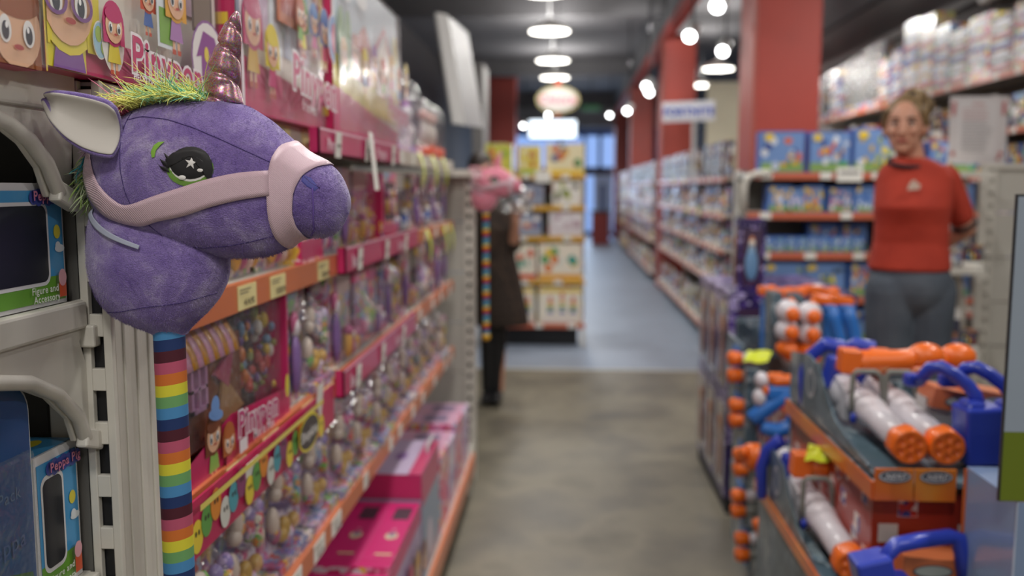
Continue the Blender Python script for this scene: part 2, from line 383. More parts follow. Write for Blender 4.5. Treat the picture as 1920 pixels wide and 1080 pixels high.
MB().b2((0, 0, 0), (.42, .4, .8), mat('#7c2422', .5)).build('body', cb, bevel=.01)
MB().b2((-.03, -.03, .8), (.45, .43, .84), M['dark']).build('counter_top', cb)
ps = empty('poster_stand', (.72, 24.6, 0), 0, 'pale blue poster stand beside the dark red counter at the entrance', 'stand')
MB().b2((0, 0, .15), (.5, .03, 1.75), mat('#aebfe6', .4)).build('board', ps)
MB().tube([(.25, .05, 0), (.25, .05, .3)], .02, M['dark']).b2((.05, -.1, 0), (.45, .2, .02), M['dark']).build('base', ps)
MB().b2((.15, -.004, .8), (.32, 0, 1.5), mat('#5f6f9c', .4)).build('printed_figure', ps)
# columns and the beam they carry
for i, y in enumerate([6.56, 12.8, 19.0, 25.2]):
    b = MB().b2((1.3, y, 0), (1.76, y + .55, 3.5), M['red'])
    b.b2((1.292, y - .008, 0), (1.32, y + .02, 3.5), mat('#a4564c', .35))
    o = struct(b, 'trim_%d' % (6 + i), bevel=.012)
mb = MB(); mb.b2((1.3, -3.5, 3.42), (1.42, 27, 3.56), mat('#a03a32', .4)); struct(mb, 'trim_10')
struct(MB().b2((1.32, -3.5, 3.56), (1.5, 27, 4.0), m_ceil), 'trim_11')
# leaning white board and pale pillar over the left shelving
q = [W(836, 28, 5.3), W(868, 235, 5.3), W(905, 240, 8.2), W(876, 62, 7.6)]
bd = tag(empty('leaning_board', tuple(q[1])), 'tall white edged board leaning over the left shelving under the dark ceiling', 'board')
MB().add([v - q[1] for v in q], [(0, 1, 2, 3)], mat('#6f6e70', .5)).build('face', bd, solid=.01)
e = [W(816, 24, 5.25), W(838, 28, 5.3), W(870, 235, 5.3), W(848, 232, 5.25)]; MB().add([v - q[1] for v in e], [(0, 1, 2, 3)], mat('#d0cfcd', .5)).build('white_edge', bd, solid=.02)
struct(MB().b2((-1.0, 9.6, 0), (-.88, 10.2, 2.7), mat('#6f6d6c', .6)), 'trim_12')
struct(MB().b2((-1.75, 20.5, 0), (-1.15, 20.9, 4.0), M['red']), 'trim_13')

# pendant lamps
glow = emit('lamp_diffuser', '#fffaf0', 9)
def pendant(x, y, label, group):
    t = empty('pendant_lamp', (x, y, 3.1), 0, label, 'lamp', group)
    MB().lathe([(.04, .13), (.06, .11), (.15, .07), (.225, .012), (.228, 0), (.22, .0)], mat('#d9d7cf', .4)).build('shade', t)
    MB().lathe([(.212, -.006), (.212, .004)], glow, 32).build('diffuser', t)
    MB().tube([(0, 0, .12), (0, 0, .9)], .005, mat('#4a4a4a', .6), 6).build('cord', t)
    return t
names = {8.1: 'white pendant lamp over the aisle, cut off by the top of the picture', 10.1: 'white pendant lamp over the aisle, second one from the front', 12.4: 'white pendant lamp over the aisle, third one from the front', 14.3: 'white pendant lamp just above the oval hanging sign'}
for y in PEND:
    if 8 < y < 15: pendant(PENDANT_X, y, names[y], 'pendant lamps over the aisle')
for x, y, l in ((2.15, 13.4, 'white pendant lamp between the red columns, right of the aisle, nearer one'), (2.22, 15.5, 'white pendant lamp between the red columns, lower and farther, just above the blue lettered sign')):
    pendant(x, y, l, 'pendant lamps right of the columns')
sg = emit('spot_lens', '#ffffff', 14)
def spotlamp(px, py, Y, label, tilt=(-.35, -.75, -.55)):
    p = W(px, py, Y); t = empty('track_spotlight', tuple(p), 0, label, 'spotlight', 'track spotlights')
    ax = Vector(tilt).normalized()
    MB().lathe([(.042, -.16), (.05, -.15), (.052, 0), (.048, .0)], mat('#b9b8b6', .4), 20, axis=ax).build('housing', t)
    MB().lathe([(.044, 0), (.044, .008)], sg, 20, axis=ax).build('lens', t)
    e = -ax * .1; MB().tube([e, e + Vector((0, 0, .12)), Vector((e.x, e.y, 4.0 - p.z))], .009, M['dark'], 6).build('stem', t)
for a in [(1345, 12, 6.4, 'round spotlight at the top of the picture left of the near red column'),
          (1293, 68, 7.2, 'spotlight with long pale cylinder housing left of the near red column'),
          (1355, 96, 8.0, 'spotlight close against the left edge of the near red column'),
          (1212, 162, 11, 'upper spotlight of the close pair left of the second red column'),
          (1217, 173, 11.6, 'lower spotlight of the close pair left of the second red column'),
          (1176, 208, 14, 'lone round spotlight against the third red column'),
          (1028, 216, 20, 'small far spotlight below the oval hanging sign'),
          (1143, 216, 20, 'small far spotlight at the end of the ceiling, left of the columns'),
          (981, 236, 20, 'small far spotlight left of the bright light box')]:
    spotlamp(*a)
# oval sign
os_ = empty('oval_sign', tuple(W(1046, 187, 10.8)), 0, 'white oval hanging sign with yellow rim and pink lettering over the aisle', 'sign')
def disc(rx, rz, y0, y1, m, n=40): return MB().prism([(rx * math.cos(2 * math.pi * i / n), rz * math.sin(2 * math.pi * i / n)) for i in range(n)], (0, y1, 0), X, Z, -Y_, y1 - y0, m)
disc(.255, .16, -.01, .03, mat('#8f8658', .5)).build('rim', os_)
disc(.225, .132, -.02, .0, mat('#b5b0ac', .5)).build('face', os_)
a = Art2((0, -.021, 0), X, Z); a.text('Chicco', 0, -.045, .14, '#b83a60', align='CENTER', bold=.002); a.build('lettering', os_)
MB().tube([(0, .01, .15), (0, .01, 4.0 - os_.location.z)], .006, M['dark'], 6).ball((0, .01, .2), (.045, .03, .06), mat('#b33a30')).ball((0, .01, -.19), (.035, .03, .035), mat('#8f3028')).build('hanger', os_)
# green exit sign far away
ex = empty('exit_sign', tuple(W(1108, 203, 20)), 0, 'small green lit exit sign on the far ceiling', 'sign')
MB().b2((-.2, -.03, -.06), (.2, .03, .06), emit('exit_green', '#2f9a58', .16)).build('face', ex); MB().tube([(0, .02, .06), (0, .02, 4.0 - ex.location.z)], .01, M['dark'], 6).build('hanger', ex)

# ------------------------------------------------------------------ the plush unicorn stick
def interp(tab, x):
    if x <= tab[0][0]: return tab[0][1]
    for (a, va), (b, vb) in zip(tab, tab[1:]):
        if x <= b: t = (x - a) / (b - a); return va + (vb - va) * t
    return tab[-1][1]
def smoothed(tab, wdt):
    def f(x):
        s = 0; tw = 0
        for i in range(-4, 5):
            ww = 1 - abs(i) / 5; s += ww * interp(tab, x + wdt * i / 4); tw += ww
        return s / tw
    return f
_top = smoothed([(165, 330), (172, 300), (185, 262), (200, 245), (230, 222), (265, 203), (300, 191), (360, 183), (420, 186), (470, 200), (510, 226), (545, 258), (580, 288), (610, 302), (632, 318), (648, 345), (655, 372), (660, 380)], 10)
_bot = smoothed([(165, 345), (172, 362), (185, 388), (200, 410), (230, 432), (265, 447), (300, 457), (360, 474), (420, 484), (470, 485), (510, 480), (540, 468), (562, 449), (580, 444), (600, 447), (622, 443), (640, 428), (652, 404), (657, 386), (660, 382)], 9)
_wid = smoothed([(165, 8), (176, 38), (195, 62), (230, 88), (300, 104), (360, 104), (420, 98), (470, 88), (510, 80), (545, 72), (580, 70), (615, 66), (638, 52), (650, 30), (657, 6)], 8)
EXP = 2.25
O0 = W(317, 620, 1.0)
def lp(px, py, y=0): p = W(px, py, 1.0) - O0; return Vector((p.x, p.y + y, p.z))
KP = 1 / F
def surf(px, py, off=.0, side=-1):
    t_, b_ = _top(px), _bot(px); zc = (t_ + b_) / 2; hh = max((b_ - t_) / 2, 1); t = max(-1, min(1, (py - zc) / hh))
    y = side * (_wid(px) * KP * (1 - abs(t) ** EXP) ** (1 / EXP) + off)
    return lp(px, py, y)
NECK = [(380, 190, 300, 40), (400, 172, 345, 66), (430, 167, 400, 80), (470, 166, 424, 88), (500, 168, 426, 90), (530, 174, 422, 86), (560, 187, 408, 78), (585, 206, 388, 66), (603, 235, 368, 52), (614, 262, 357, 40), (622, 284, 350, 31), (628, 288, 346, 28)]
def neck_at(py):
    f = lambda k: smoothed([(n[0], n[k]) for n in NECK], 8)(py)
    return f(1), f(2), f(3)
def neck_surf(px, py, off=0, side=-1):
    l, r, w_ = neck_at(py); c = (l + r) / 2; h = (r - l) / 2; t = max(-1, min(1, (px - c) / h))
    return lp(px, py, side * (w_ * KP * (1 - abs(t) ** 2.2) ** (1 / 2.2) + off) + .004)
def seam(mb, pts, m, sf=surf, r=.00055, off=-.0001):
    dense = []
    for (a, b), (c, d) in zip(pts, pts[1:]):
        for i in range(6): dense.append((a + (c - a) * i / 6, b + (d - b) * i / 6))
    dense.append(pts[-1]); sm = [dense[0]] + [tuple((p[k] + q[k] * 2 + r_[k]) / 4 for k in (0, 1)) for p, q, r_ in zip(dense, dense[1:], dense[2:])] + [dense[-1]]
    mb.tube([sf(x, y, off) for x, y in sm], r, m, 6)
def decal(mb, pts, m, off=.001, c=None, sf=surf, rings=5, sub=4):
    n = len(pts); c = c or (sum(p[0] for p in pts) / n, sum(p[1] for p in pts) / n)
    dn = [(a[0] + (b[0] - a[0]) * i / sub, a[1] + (b[1] - a[1]) * i / sub) for a, b in zip(pts, pts[1:] + pts[:1]) for i in range(sub)]
    vs = [sf(c[0], c[1], off)]; k = len(dn)
    for r in range(1, rings + 1):
        for x, y in dn: vs.append(sf(c[0] + (x - c[0]) * r / rings, c[1] + (y - c[1]) * r / rings, off if r < rings else off - .0006))
    fs = [(0, 1 + j, 1 + (j + 1) % k) for j in range(k)]
    fs += [(1 + r * k + j, 1 + (r + 1) * k + j, 1 + (r + 1) * k + (j + 1) % k, 1 + r * k + (j + 1) % k) for r in range(rings - 1) for j in range(k)]
    mb.add(vs, fs, m, True)
def band(mb, up, lo, m, off=.0015, n=40, k=5, sf=surf):
    rows = []
    def at(pl, t):
        x = t * (len(pl) - 1); i = min(int(x), len(pl) - 2); f = x - i; p0 = pl[max(i - 1, 0)]; p1 = pl[i]; p2 = pl[i + 1]; p3 = pl[min(i + 2, len(pl) - 1)]
        return tuple(.5 * (2 * p1[q] + (p2[q] - p0[q]) * f + (2 * p0[q] - 5 * p1[q] + 4 * p2[q] - p3[q]) * f * f + (3 * p1[q] - p0[q] - 3 * p2[q] + p3[q]) * f ** 3) for q in (0, 1))
    for i in range(n + 1):
        a, b = at(up, i / n), at(lo, i / n)
        rows.append([sf(a[0] + (b[0] - a[0]) * j / k, a[1] + (b[1] - a[1]) * j / k, off) for j in range(k + 1)])
    mb.grid(rows, m)
def ribbon_mat():
    m = new('pale_pink_ribbon', .38); b = bsdf(m); b.inputs['Base Color'].default_value = lin('#dcbcc8'); b.inputs['Sheen Weight'].default_value = .3
    tc = N(m, 'ShaderNodeTexCoord'); wv = N(m, 'ShaderNodeTexWave', Scale=300); wv.bands_direction = 'DIAGONAL'; L(m, tc.outputs['Object'], wv.inputs['Vector'])
    bp = N(m, 'ShaderNodeBump', Strength=.5, Distance=.001); L(m, wv.outputs[0], bp.inputs['Height']); L(m, bp.outputs[0], b.inputs['Normal']); return m
def glitter(name, base):
    m = new(name, .32); b = bsdf(m); b.inputs['Metallic'].default_value = .75
    tc = N(m, 'ShaderNodeTexCoord'); v = N(m, 'ShaderNodeTexVoronoi', Scale=900); L(m, tc.outputs['Object'], v.inputs['Vector'])
    mr = N(m, 'ShaderNodeMix', data_type='RGBA'); mr.inputs[0].default_value = .35; mr.inputs[6].default_value = lin(base); L(m, v.outputs['Color'], mr.inputs[7]); L(m, mr.outputs[2], b.inputs['Base Color'])
    bp = N(m, 'ShaderNodeBump', Strength=.9, Distance=.002); L(m, v.outputs['Color'], bp.inputs['Height']); L(m, bp.outputs[0], b.inputs['Normal']); return m
M['ribbon'] = ribbon_mat(); M['glit'] = glitter('pink_glitter_fabric', '#b8707e')
RAIN = ['#4a8cc0', '#1c3468', '#4e1626', '#bc5470', '#d4722c', '#ded43a', '#6fa566']

def unicorn(loc, label, body, s=1.0, pole_len=.62, colors=None, mane_cols=('#e6e67c', '#a6d8a0', '#6cc0a8', '#e87a9c'), full=True):
    t = empty('unicorn_stick_toy', tuple(loc), 0, label, 'stick toy'); t.scale = (s, s, s)
    dk = mat('#45356f' if full else '#b86a7c', .9)
    # head, one closed surface lofted nose to nape
    n = 64; nr = 40; rows = []
    for i in range(n + 1):
        u = i / n; px = 166 + (657 - 166) * (.5 - .5 * math.cos(math.pi * u)) if False else 166 + 491 * (u + .0 * u)
        a, b = _top(px), _bot(px); zc, hh, wd = (a + b) / 2, max((b - a) / 2, .5), _wid(px) * KP
        row = []
        for j in range(nr):
            th = 2 * math.pi * j / nr; c_, s_ = math.cos(th), math.sin(th)
            q = 2 / EXP; row.append(lp(px, zc + hh * math.copysign(abs(s_) ** q, s_), wd * math.copysign(abs(c_) ** q, c_)))
        rows.append(row)
    mb = MB(); mb.grid(rows, body, True, True); k = len(mb.v)
    mb.f += [list(range(nr - 1, -1, -1)), list(range(k - nr, k))]; mb.m += [0, 0]; mb.sm += [True, True]
    head = mb.build('head', t, sub=1)
    # neck pouch
    rows = []
    for i in range(30):
        py = 382 + (628 - 382) * i / 29; l, r, w_ = neck_at(py); row = []
        for j in range(36):
            th = 2 * math.pi * j / 36; c_, s_ = math.cos(th), math.sin(th); q = 2 / 2.2
            row.append(lp((l + r) / 2 + (r - l) / 2 * math.copysign(abs(s_) ** q, s_), py, w_ * KP * math.copysign(abs(c_) ** q, c_) + .004))
        rows.append(row)
    mb = MB().grid(rows, body, True, True); k = len(mb.v); mb.f += [list(range(36)), list(range(k - 1, k - 37, -1))]; mb.m += [0, 0]; mb.sm += [False, False]
    nk = mb.build('neck', t, sub=1)
    mb = MB(); seam(mb, [(203, 583), (250, 578), (300, 568), (360, 562), (412, 548)], dk, neck_surf); mb.build('seam', nk)
    # stitched seams of the head
    mb = MB()
    for sd in ((270, 230), (300, 224), (350, 230), (400, 246), (450, 268), (500, 292), (545, 314)),: seam(mb, list(sd), dk)
    seam(mb, [(272, 215), (268, 260), (272, 320), (280, 360), (292, 390), (320, 425), (352, 455), (380, 476)], dk)
    seam(mb, [(352, 456), (400, 462), (450, 458), (500, 448), (540, 437)], dk)
    seam(mb, [(588, 332), (600, 343), (616, 352)], dk, r=.0008)
    seam(mb, [(604, 352), (606, 390), (602, 430), (592, 440)], mat('#6a52a0' if full else '#c77c8e', .9), r=.0011)
    mb.build('seam', head)
    mb = MB(); decal(mb, [(585, 328), (600, 334), (615, 352), (608, 358), (594, 350), (584, 340)], mat('#4a4a9a' if full else '#b8566c', .6), .0006); mb.build('nostril', head)
    # embroidered eye
    E = lambda rx, ry, cx, cy, a0=0, a1=360, n=24: [(cx + rx * math.cos(R(a0 + (a1 - a0) * i / n)), cy + ry * math.sin(R(a0 + (a1 - a0) * i / n))) for i in range(n)]
    mb = MB(); blk, wh, gr = mat('#0e0c10', .55), mat('#e8e6e2', .5), mat('#6f9a3c', .55)
    decal(mb, E(40, 32, 397, 318), gr, .0010, sub=1)
    decal(mb, E(36, 31, 398, 311), wh, .0015, sub=1)
    decal(mb, E(35, 29, 398, 308), blk, .0021, sub=1)
    decal(mb, [(358, 318), (356, 302), (368, 290), (386, 285), (404, 284), (422, 290), (434, 303), (437, 320), (434, 333), (429, 338), (431, 320), (426, 307), (412, 299), (396, 297), (378, 302), (366, 314)], blk, .0026, c=(398, 295))
    for ln in ([(366, 300), (355, 292), (352, 290), (357, 300), (366, 310)], [(362, 307), (350, 303), (345, 300), (352, 312), (363, 318)], [(360, 316), (348, 314), (343, 311), (352, 322), (364, 325)]): decal(mb, ln, blk, .0022, rings=2)
    st = [(400 + (11 if i % 2 == 0 else 4.2) * math.sin(math.pi * i / 5 + .15), 308 - (12 if i % 2 == 0 else 4.4) * math.cos(math.pi * i / 5 + .15)) for i in range(10)]
    decal(mb, st, wh, .0029, rings=2, sub=1, c=(400, 308))
    decal(mb, E(6.5, 4, 385, 334), wh, .0030, sub=1, rings=2); decal(mb, E(5.5, 3.2, 416, 321), wh, .0030, sub=1, rings=2)
    mb.build('eye', head)
    mb = MB(); decal(mb, [(331, 299), (329, 288), (333, 277), (341, 271), (352, 270), (345, 277), (338, 286), (336, 298)], mat('#86b845', .5), .0015, rings=3); mb.build('eyebrow', head)
    # bridle
    br = MB(); xl = smoothed([(283, 556), (300, 541), (325, 530), (360, 525), (390, 526), (415, 532), (440, 546)], 6); xr = smoothed([(283, 622), (300, 606), (325, 586), (360, 571), (390, 568), (415, 572), (440, 583)], 6); rows = []
    for j in range(49):
        th = 2 * math.pi * j / 48; s_, c_ = math.sin(th), math.cos(th); row = []
        for i in range(7):
            f = i / 6; pz = (_top(560) + _bot(560)) / 2 + s_ * 80; px = xl(pz) + (xr(pz) - xl(pz)) * f
            a, b = _top(px), _bot(px); zc, hh, wd = (a + b) / 2, (b - a) / 2 + 3, _wid(px) * KP + .0018; q = 2 / EXP
            py = zc + hh * math.copysign(abs(s_) ** q, s_)
            row.append(lp(px, py, wd * math.copysign(abs(c_) ** q, c_)))
        rows.append(row)
    br.grid(rows, M['ribbon']); up = [(196, 268), (205, 300), (222, 336), (248, 366), (272, 382), (296, 380), (330, 368), (380, 352), (430, 336), (480, 325), (528, 321)]
    lo = [(172, 285), (178, 325), (192, 362), (222, 398), (258, 415), (300, 421), (336, 412), (384, 402), (432, 386), (480, 374), (530, 366)]
    band(br, up, lo, M['ribbon'], .0022)
    br.build('bridle', t, solid=.0009)
    # pale collar ribbon between head and neck
    mb = MB(); band(mb, [(182, 384), (205, 408), (235, 428), (265, 442), (300, 455)], [(176, 394), (200, 418), (230, 437), (262, 450), (298, 462)], mat('#a9aec0', .5), .0035, sf=neck_surf); mb.build('collar', t, solid=.0008)
    # ears
    def ear(yb, name, flip=1, dx=0):
        topc = [(272, 212), (262, 199), (235, 191), (205, 186), (175, 184), (156, 192)]; botc = [(268, 300), (244, 298), (218, 288), (190, 268), (166, 236), (154, 196)]
        def cc(pl, t): x = t * (len(pl) - 1); i = min(int(x), len(pl) - 2); f = x - i; return tuple(pl[i][q] * (1 - f) + pl[i + 1][q] * f for q in (0, 1))
        def g(inset, off):
            rows = []
            for i in range(13):
                t_ = i / 12 * (1 - inset * .25); a, b = cc(topc, t_), cc(botc, t_); row = []
                for j in range(11):
                    f = inset / 2 + (1 - inset) * j / 10; px, py = a[0] + (b[0] - a[0]) * f + dx, a[1] + (b[1] - a[1]) * f
                    hollow = .020 * (1 - (2 * f - 1) ** 2) * (1 - t_ * .5); row.append(lp(px, py, flip * (yb + hollow - off - .012 * t_)))
                rows.append(row)
            return rows
        e = MB().grid(g(0, 0), body).build(name, t, solid=.007, sub=1)
        MB().grid(g(.12, .0055), mat('#cbc6be' if full else '#e6c6cc', .95)).build('ear_lining', e, solid=.003, sub=1)
    ear(-.068, 'ear'); ear(-.062, 'ear', -1, 14)
    # spiral horn
    ctr = smoothed([(192, 415), (160, 417), (120, 419), (90, 427), (60, 431), (30, 437)][::-1], 4); rad = smoothed([(28, 5), (34, 12), (60, 19), (80, 22), (110, 26), (140, 29), (155, 29), (165, 27), (178, 31), (192, 36)], 4)
    rows = []
    for i in range(91):
        py = 194 - 165 * i / 90; row = []; amp = min(1, (194 - py) / 22)
        for j in range(28):
            th = 2 * math.pi * j / 28; ph = (2 * ((194 - py) / 96 + th / (2 * math.pi)) + .35) % 1
            gv = math.exp(-((min(ph, 1 - ph)) / .11) ** 2); r = rad(py) * (1.10 - .34 * gv)
            row.append(lp(ctr(py) + r * math.cos(th), py - 9 * amp * math.cos(th), r * KP * math.sin(th)))
        rows.append(row)
    mb = MB().grid(rows, M['glit'] if full else body, True, True); k = len(mb.v); mb.f += [list(range(27, -1, -1)), list(range(k - 28, k))]; mb.m += [0, 0]; mb.sm += [True, True]; mb.build('horn', t, weld=True)
    # mane
    rr = random.Random(3); mb = MB(); hm = [mat(c, .8) for c in mane_cols]
    def strand(p, d, ln, m, curl):
        pts = []; q = Vector(p); d = Vector(d).normalized()
        for i in range(6): pts.append(q.copy()); q += d * ln / 5; d = (d + curl * .28).normalized()
        mb.tube(pts, [.0007, .0007, .0006, .0005, .0004, .0001], m, 3, cap=False)
    nst = 1500 if full else 250
    for i in range(nst):
        x = rr.uniform(238, 400); z = _top(x) + 4 + rr.uniform(-2, 6); f = (x - 238) / 160
        wgt = rr.random(); m = hm[3] if x < 268 and wgt < .7 else (hm[2] if x > 340 and wgt < .22 else hm[1] if x > 300 and wgt < .5 else hm[0])
        lift = rr.uniform(.25, 1); d = Vector((rr.gauss(-.75, .5), rr.gauss(-.25, .5), lift * .8)); c_ = Vector((rr.gauss(-.3, .5), rr.gauss(0, .4), rr.gauss(-.5, .5)))
        base = lp(x, z, rr.uniform(-.04, .03)); strand(base, d, rr.uniform(.012, .032) * (1.1 if rr.random() < .9 else 2.0), m, c_)
    for i in range(26):
        x = rr.uniform(290, 385); strand(lp(x, _top(x), rr.uniform(-.03, .02)), (rr.gauss(-.25, .6), rr.gauss(-.2, .3), 1), rr.uniform(.03, .055), hm[0], Vector((rr.gauss(-.2, .7), 0, rr.gauss(-.15, .4))))
    tm = [mat(c, .8) for c in ('#c8a8c4', '#2f8f9c', '#8fae5a', '#b9c7a0')] if full else hm
    for i in range(500 if full else 80):
        zz = rr.uniform(235, 375); m = tm[0] if zz < 290 else (tm[1] if zz < 330 and rr.random() < .5 else tm[2] if rr.random() < .5 else tm[3])
        x = max(172, interp([(235, 205), (262, 185), (300, 172), (345, 172), (375, 180)], zz))
        strand(lp(x, zz, rr.uniform(-.02, .04)), (-.6, rr.gauss(0, .6), rr.gauss(-.9, .4)), rr.uniform(.012, .03), m, Vector((rr.gauss(0, .4), 0, -.3)))
    tag(mb.build('mane', t), kind='stuff')
    # short pile of the plush: fine blades lying close to the surface
    if full:
        mb = MB(); vs = []; fs = []
        def blade(p, nrm, ln):
            side_ = nrm.orthogonal().normalized(); side_.rotate(Matrix.Rotation(rr.uniform(0, 6.28), 3, nrm))
            tip = p + nrm * ln * rr.uniform(.35, .75) + Vector((rr.gauss(.5, .35), 0, rr.gauss(-.5, .35))) * ln * .8
            k_ = len(vs); vs.extend([p + side_ * .00022, p - side_ * .00022, tip]); fs.append((k_, k_ + 1, k_ + 2))
        for i in range(30000):
            px = rr.uniform(170, 654); a, b = _top(px), _bot(px); py = a + (b - a) * (.5 - .5 * math.cos(rr.uniform(.0, math.pi)))
            p = surf(px, py); n_ = Vector((0, -1, 0)); e1 = surf(px + 1.5, py) - p; e2 = surf(px, py + 1.5) - p; cr = e1.cross(e2)
            if cr.length > 1e-12: n_ = cr.normalized(); n_ = n_ if n_.y < 0 else -n_
            blade(p, n_, rr.uniform(.0014, .0026))
        for i in range(16000):
            py = rr.uniform(390, 622); l, r_, w_ = neck_at(py); px = l + (r_ - l) * (.5 - .5 * math.cos(rr.uniform(0, math.pi)))
            p = neck_surf(px, py); e1 = neck_surf(px + 1.5, py) - p; e2 = neck_surf(px, py + 1.5) - p; cr = e1.cross(e2); n_ = Vector((0, -1, 0))
            if cr.length > 1e-12: n_ = cr.normalized(); n_ = n_ if n_.y < 0 else -n_
            blade(p, n_, rr.uniform(.0014, .0026))
        mb.add(vs, fs, body, False); tag(mb.build('plush_pile', t), kind='stuff')
    # stick with fabric stripes
    mb = MB(); pr = .0176; hs = .0131 / (1 if full else 1); k = 0; z = .012; cols = [mat(c, .75) for c in (colors or RAIN)]
    while z > -pole_len:
        z2 = max(z - hs * (1 if k else 1.55), -pole_len); row = []
        for zz in (z, z2):
            row.append([Vector((pr * math.cos(2 * math.pi * j / 24), pr * math.sin(2 * math.pi * j / 24), zz + .12 * pr * math.cos(2 * math.pi * j / 24) * (1 if zz > -pole_len else 0))) for j in range(24)])
        mb.grid(row, cols[k % 7], True, True); k += 1; z = z2
    p_ = mb.build('pole', t); MB().ball((0, 0, -pole_len - .012), (.024, .024, .024), mat('#dca726', .5)).build('end_cap', t)
    MB().tube([lp(200, 250, .02), lp(205, 225, .06), lp(212, 215, .16)], .002, mat('#9a9a98', .3, .8), 8).build('hanging_loop', t)
    return t
M['plush'] = plush('purple_plush', '#664d9a', '#907cba', '#c2b6d8')
M['plushp'] = plush('pink_plush', '#e07f96', '#e894a8', '#eda8b6')
unicorn(O0, 'purple plush unicorn head with glitter horn on rainbow striped stick, beside the near white post', M['plush'])
unicorn(W(911, 397, 4.12), 'pink plush unicorn head on rainbow stick at the far end of the left shelving', M['plushp'], .775, .73,
        ['#2f6fae', '#e8dc2c', '#e0701c', '#c8302c', '#3a2a6a', '#3f86c4', '#6fb0a0'], ('#e8c0a8', '#e0a0a8', '#4a7a9c', '#e8a0b0'), False)

# ------------------------------------------------------------------ stock: one of each kind is built, the rest are copies
def p_blister(w_, h, card, toys, clearm=None):
    t = empty('blister_pack')
    MB().b2((-w_ / 2, .034, 0), (w_ / 2, .038, h), ART[card]).build('card', t)
    MB().b2((-w_ / 2, .0325, h * .74), (w_ / 2, .034, h), toys[-1]).build('header', t)
    mb = MB(); r_ = random.Random(int(w_ * 1000 + h * 100) + len(card))
    for i in range(4):
        x = -w_ * .28 + w_ * .19 * i; hh = h * r_.uniform(.22, .42); m = toys[i % len(toys)]
        mb.ball((x, .017, hh * .45 + .01), (w_ * .07, .012, hh * .42), m, 10, 6).ball((x, .016, hh * .95), (w_ * .075, .013, w_ * .08), toys[(i + 1) % len(toys)], 10, 6)
    mb.build('toy', t)
    MB().box((0, .017, h * .37), (w_ * .86, .032, h * .68), clearm or M['clear']).build('bubble', t, bevel=.009, seg=3)
    return t
def p_box(w_, h, d, body, label=None, win=None):
    t = empty('toy_box')
    MB().b2((-w_ / 2, 0, 0), (w_ / 2, d, h), ART.get(body, M.get(body))).build('carton', t)
    if label: MB().b2((-w_ / 2 * .96, -.0012, h * .04), (w_ / 2 * .96, 0, h * .24), label).build('printed_band', t)
    if win:
        mb = MB(); mb.b2((-w_ * .36, -.0014, h * .3), (w_ * .36, 0, h * .86), mat('#3b3a48', .15, 0, .5)); mb.build('window', t)
        mb = MB()
        for i in range(3): mb.ball((-w_ * .2 + w_ * .2 * i, -.002, h * .5), (w_ * .07, .006, h * .13), win[i % len(win)], 10, 6).ball((-w_ * .2 + w_ * .2 * i, -.002, h * .68), (w_ * .055, .006, h * .07), win[(i + 1) % len(win)], 10, 6)
        mb.build('toy', t)
    return t
def p_bag(w_, h, body):
    t = empty('toy_bag'); r_ = random.Random(int(w_ * 999)); rows = []
    for i in range(9):
        v = i / 8; row = []
        for j in range(16):
            a = 2 * math.pi * j / 16; th = .032 * math.sin(math.pi * min(v * 1.25, 1)) + .003
            row.append(Vector((w_ / 2 * math.cos(a) * (1 - .12 * math.sin(math.pi * v)), .03 + th * math.sin(a) * r_.uniform(.6, 1.2), h * v * .82)))
        rows.append(row)
    mb = MB().grid(rows, ART[body], True, True); mb.build('filling', t)
    mb = MB().grid([[q * 1.0 + Vector((q.x * .06, (q.y - .03) * .25, 0)) for q in r] for r in rows], M['wrinkle'], True, True); mb.build('bag', t)
    MB().b2((-w_ / 2, .026, h * .8), (w_ / 2, .034, h), M['pink'] if body != 'boys' else M['play']).build('header', t)
    return t
def p_dome(w_, h, body):
    t = empty('bubble_pack')
    MB().b2((-w_ / 2, .085, 0), (w_ / 2, .09, h), ART[body]).build('card', t)
    MB().b2((-w_ / 2, .004, 0), (w_ / 2, .085, .022), ART[body]).b2((-w_ * .47, .045, .022), (w_ * .47, .085, h * .34), M['lilac']).build('insert_tray', t)
    mb = MB(); r_ = random.Random(5)
    for i in range(16):
        x = r_.uniform(-w_ * .34, w_ * .34); z = r_.uniform(.03, h * .72)
        mb.ball((x, .030, z), (.016, .014, r_.uniform(.014, .03)), (M['girl'], M['bright'], mat('#d8c8bc', .35, 0, .3), M['lilac'], mat('#c9a04c', .35, 0, .3))[i % 5], 10, 6)
    mb.build('toy', t)
    rows = []
    for i in range(13):
        v = i / 12; s_ = max(math.sin(math.pi * (v * .86 + .07)), 0) ** .45; row = []
        for j in range(13):
            a = math.pi * j / 12; row.append(Vector((-w_ * .46 * math.cos(a) * s_, .084 - .082 * math.sin(a) ** .6 * s_, h * .02 + h * .86 * v)))
        rows.append(row)
    MB().grid(rows, M['wrinkle']).build('bubble', t)
    return t
def p_tall(w_, h, d, body, win):
    t = empty('toy_box')
    MB().b2((-w_ / 2, .02, 0), (w_ / 2, d, h), ART.get(body, M.get(body))).build('carton', t)
    mb = MB(); mb.ball((0, .012, h * .36), (w_ * .2, .01, h * .28), win[0], 12, 6).ball((0, .012, h * .68), (w_ * .13, .01, h * .09), win[1], 12, 6).ball((0, .014, h * .72), (w_ * .17, .008, h * .11), win[2], 12, 6); mb.build('doll', t)
    MB().b2((-w_ / 2 * .92, 0, h * .06), (w_ / 2 * .92, .02, h * .9), M['clear']).build('window', t)
    return t
c = lambda s: mat(s, .35, 0, .3)
T1, T2, T3, T4 = [c('#c99a4c'), c('#a85a80'), c('#c9b0a8')], [c('#7f5c9a'), c('#d8cfd4'), c('#c4608c')], [c('#5a8fc0'), c('#e6cf4a'), c('#b8443c')], [c('#b9c4d0'), c('#3a5aa8'), c('#e0dcd8')]
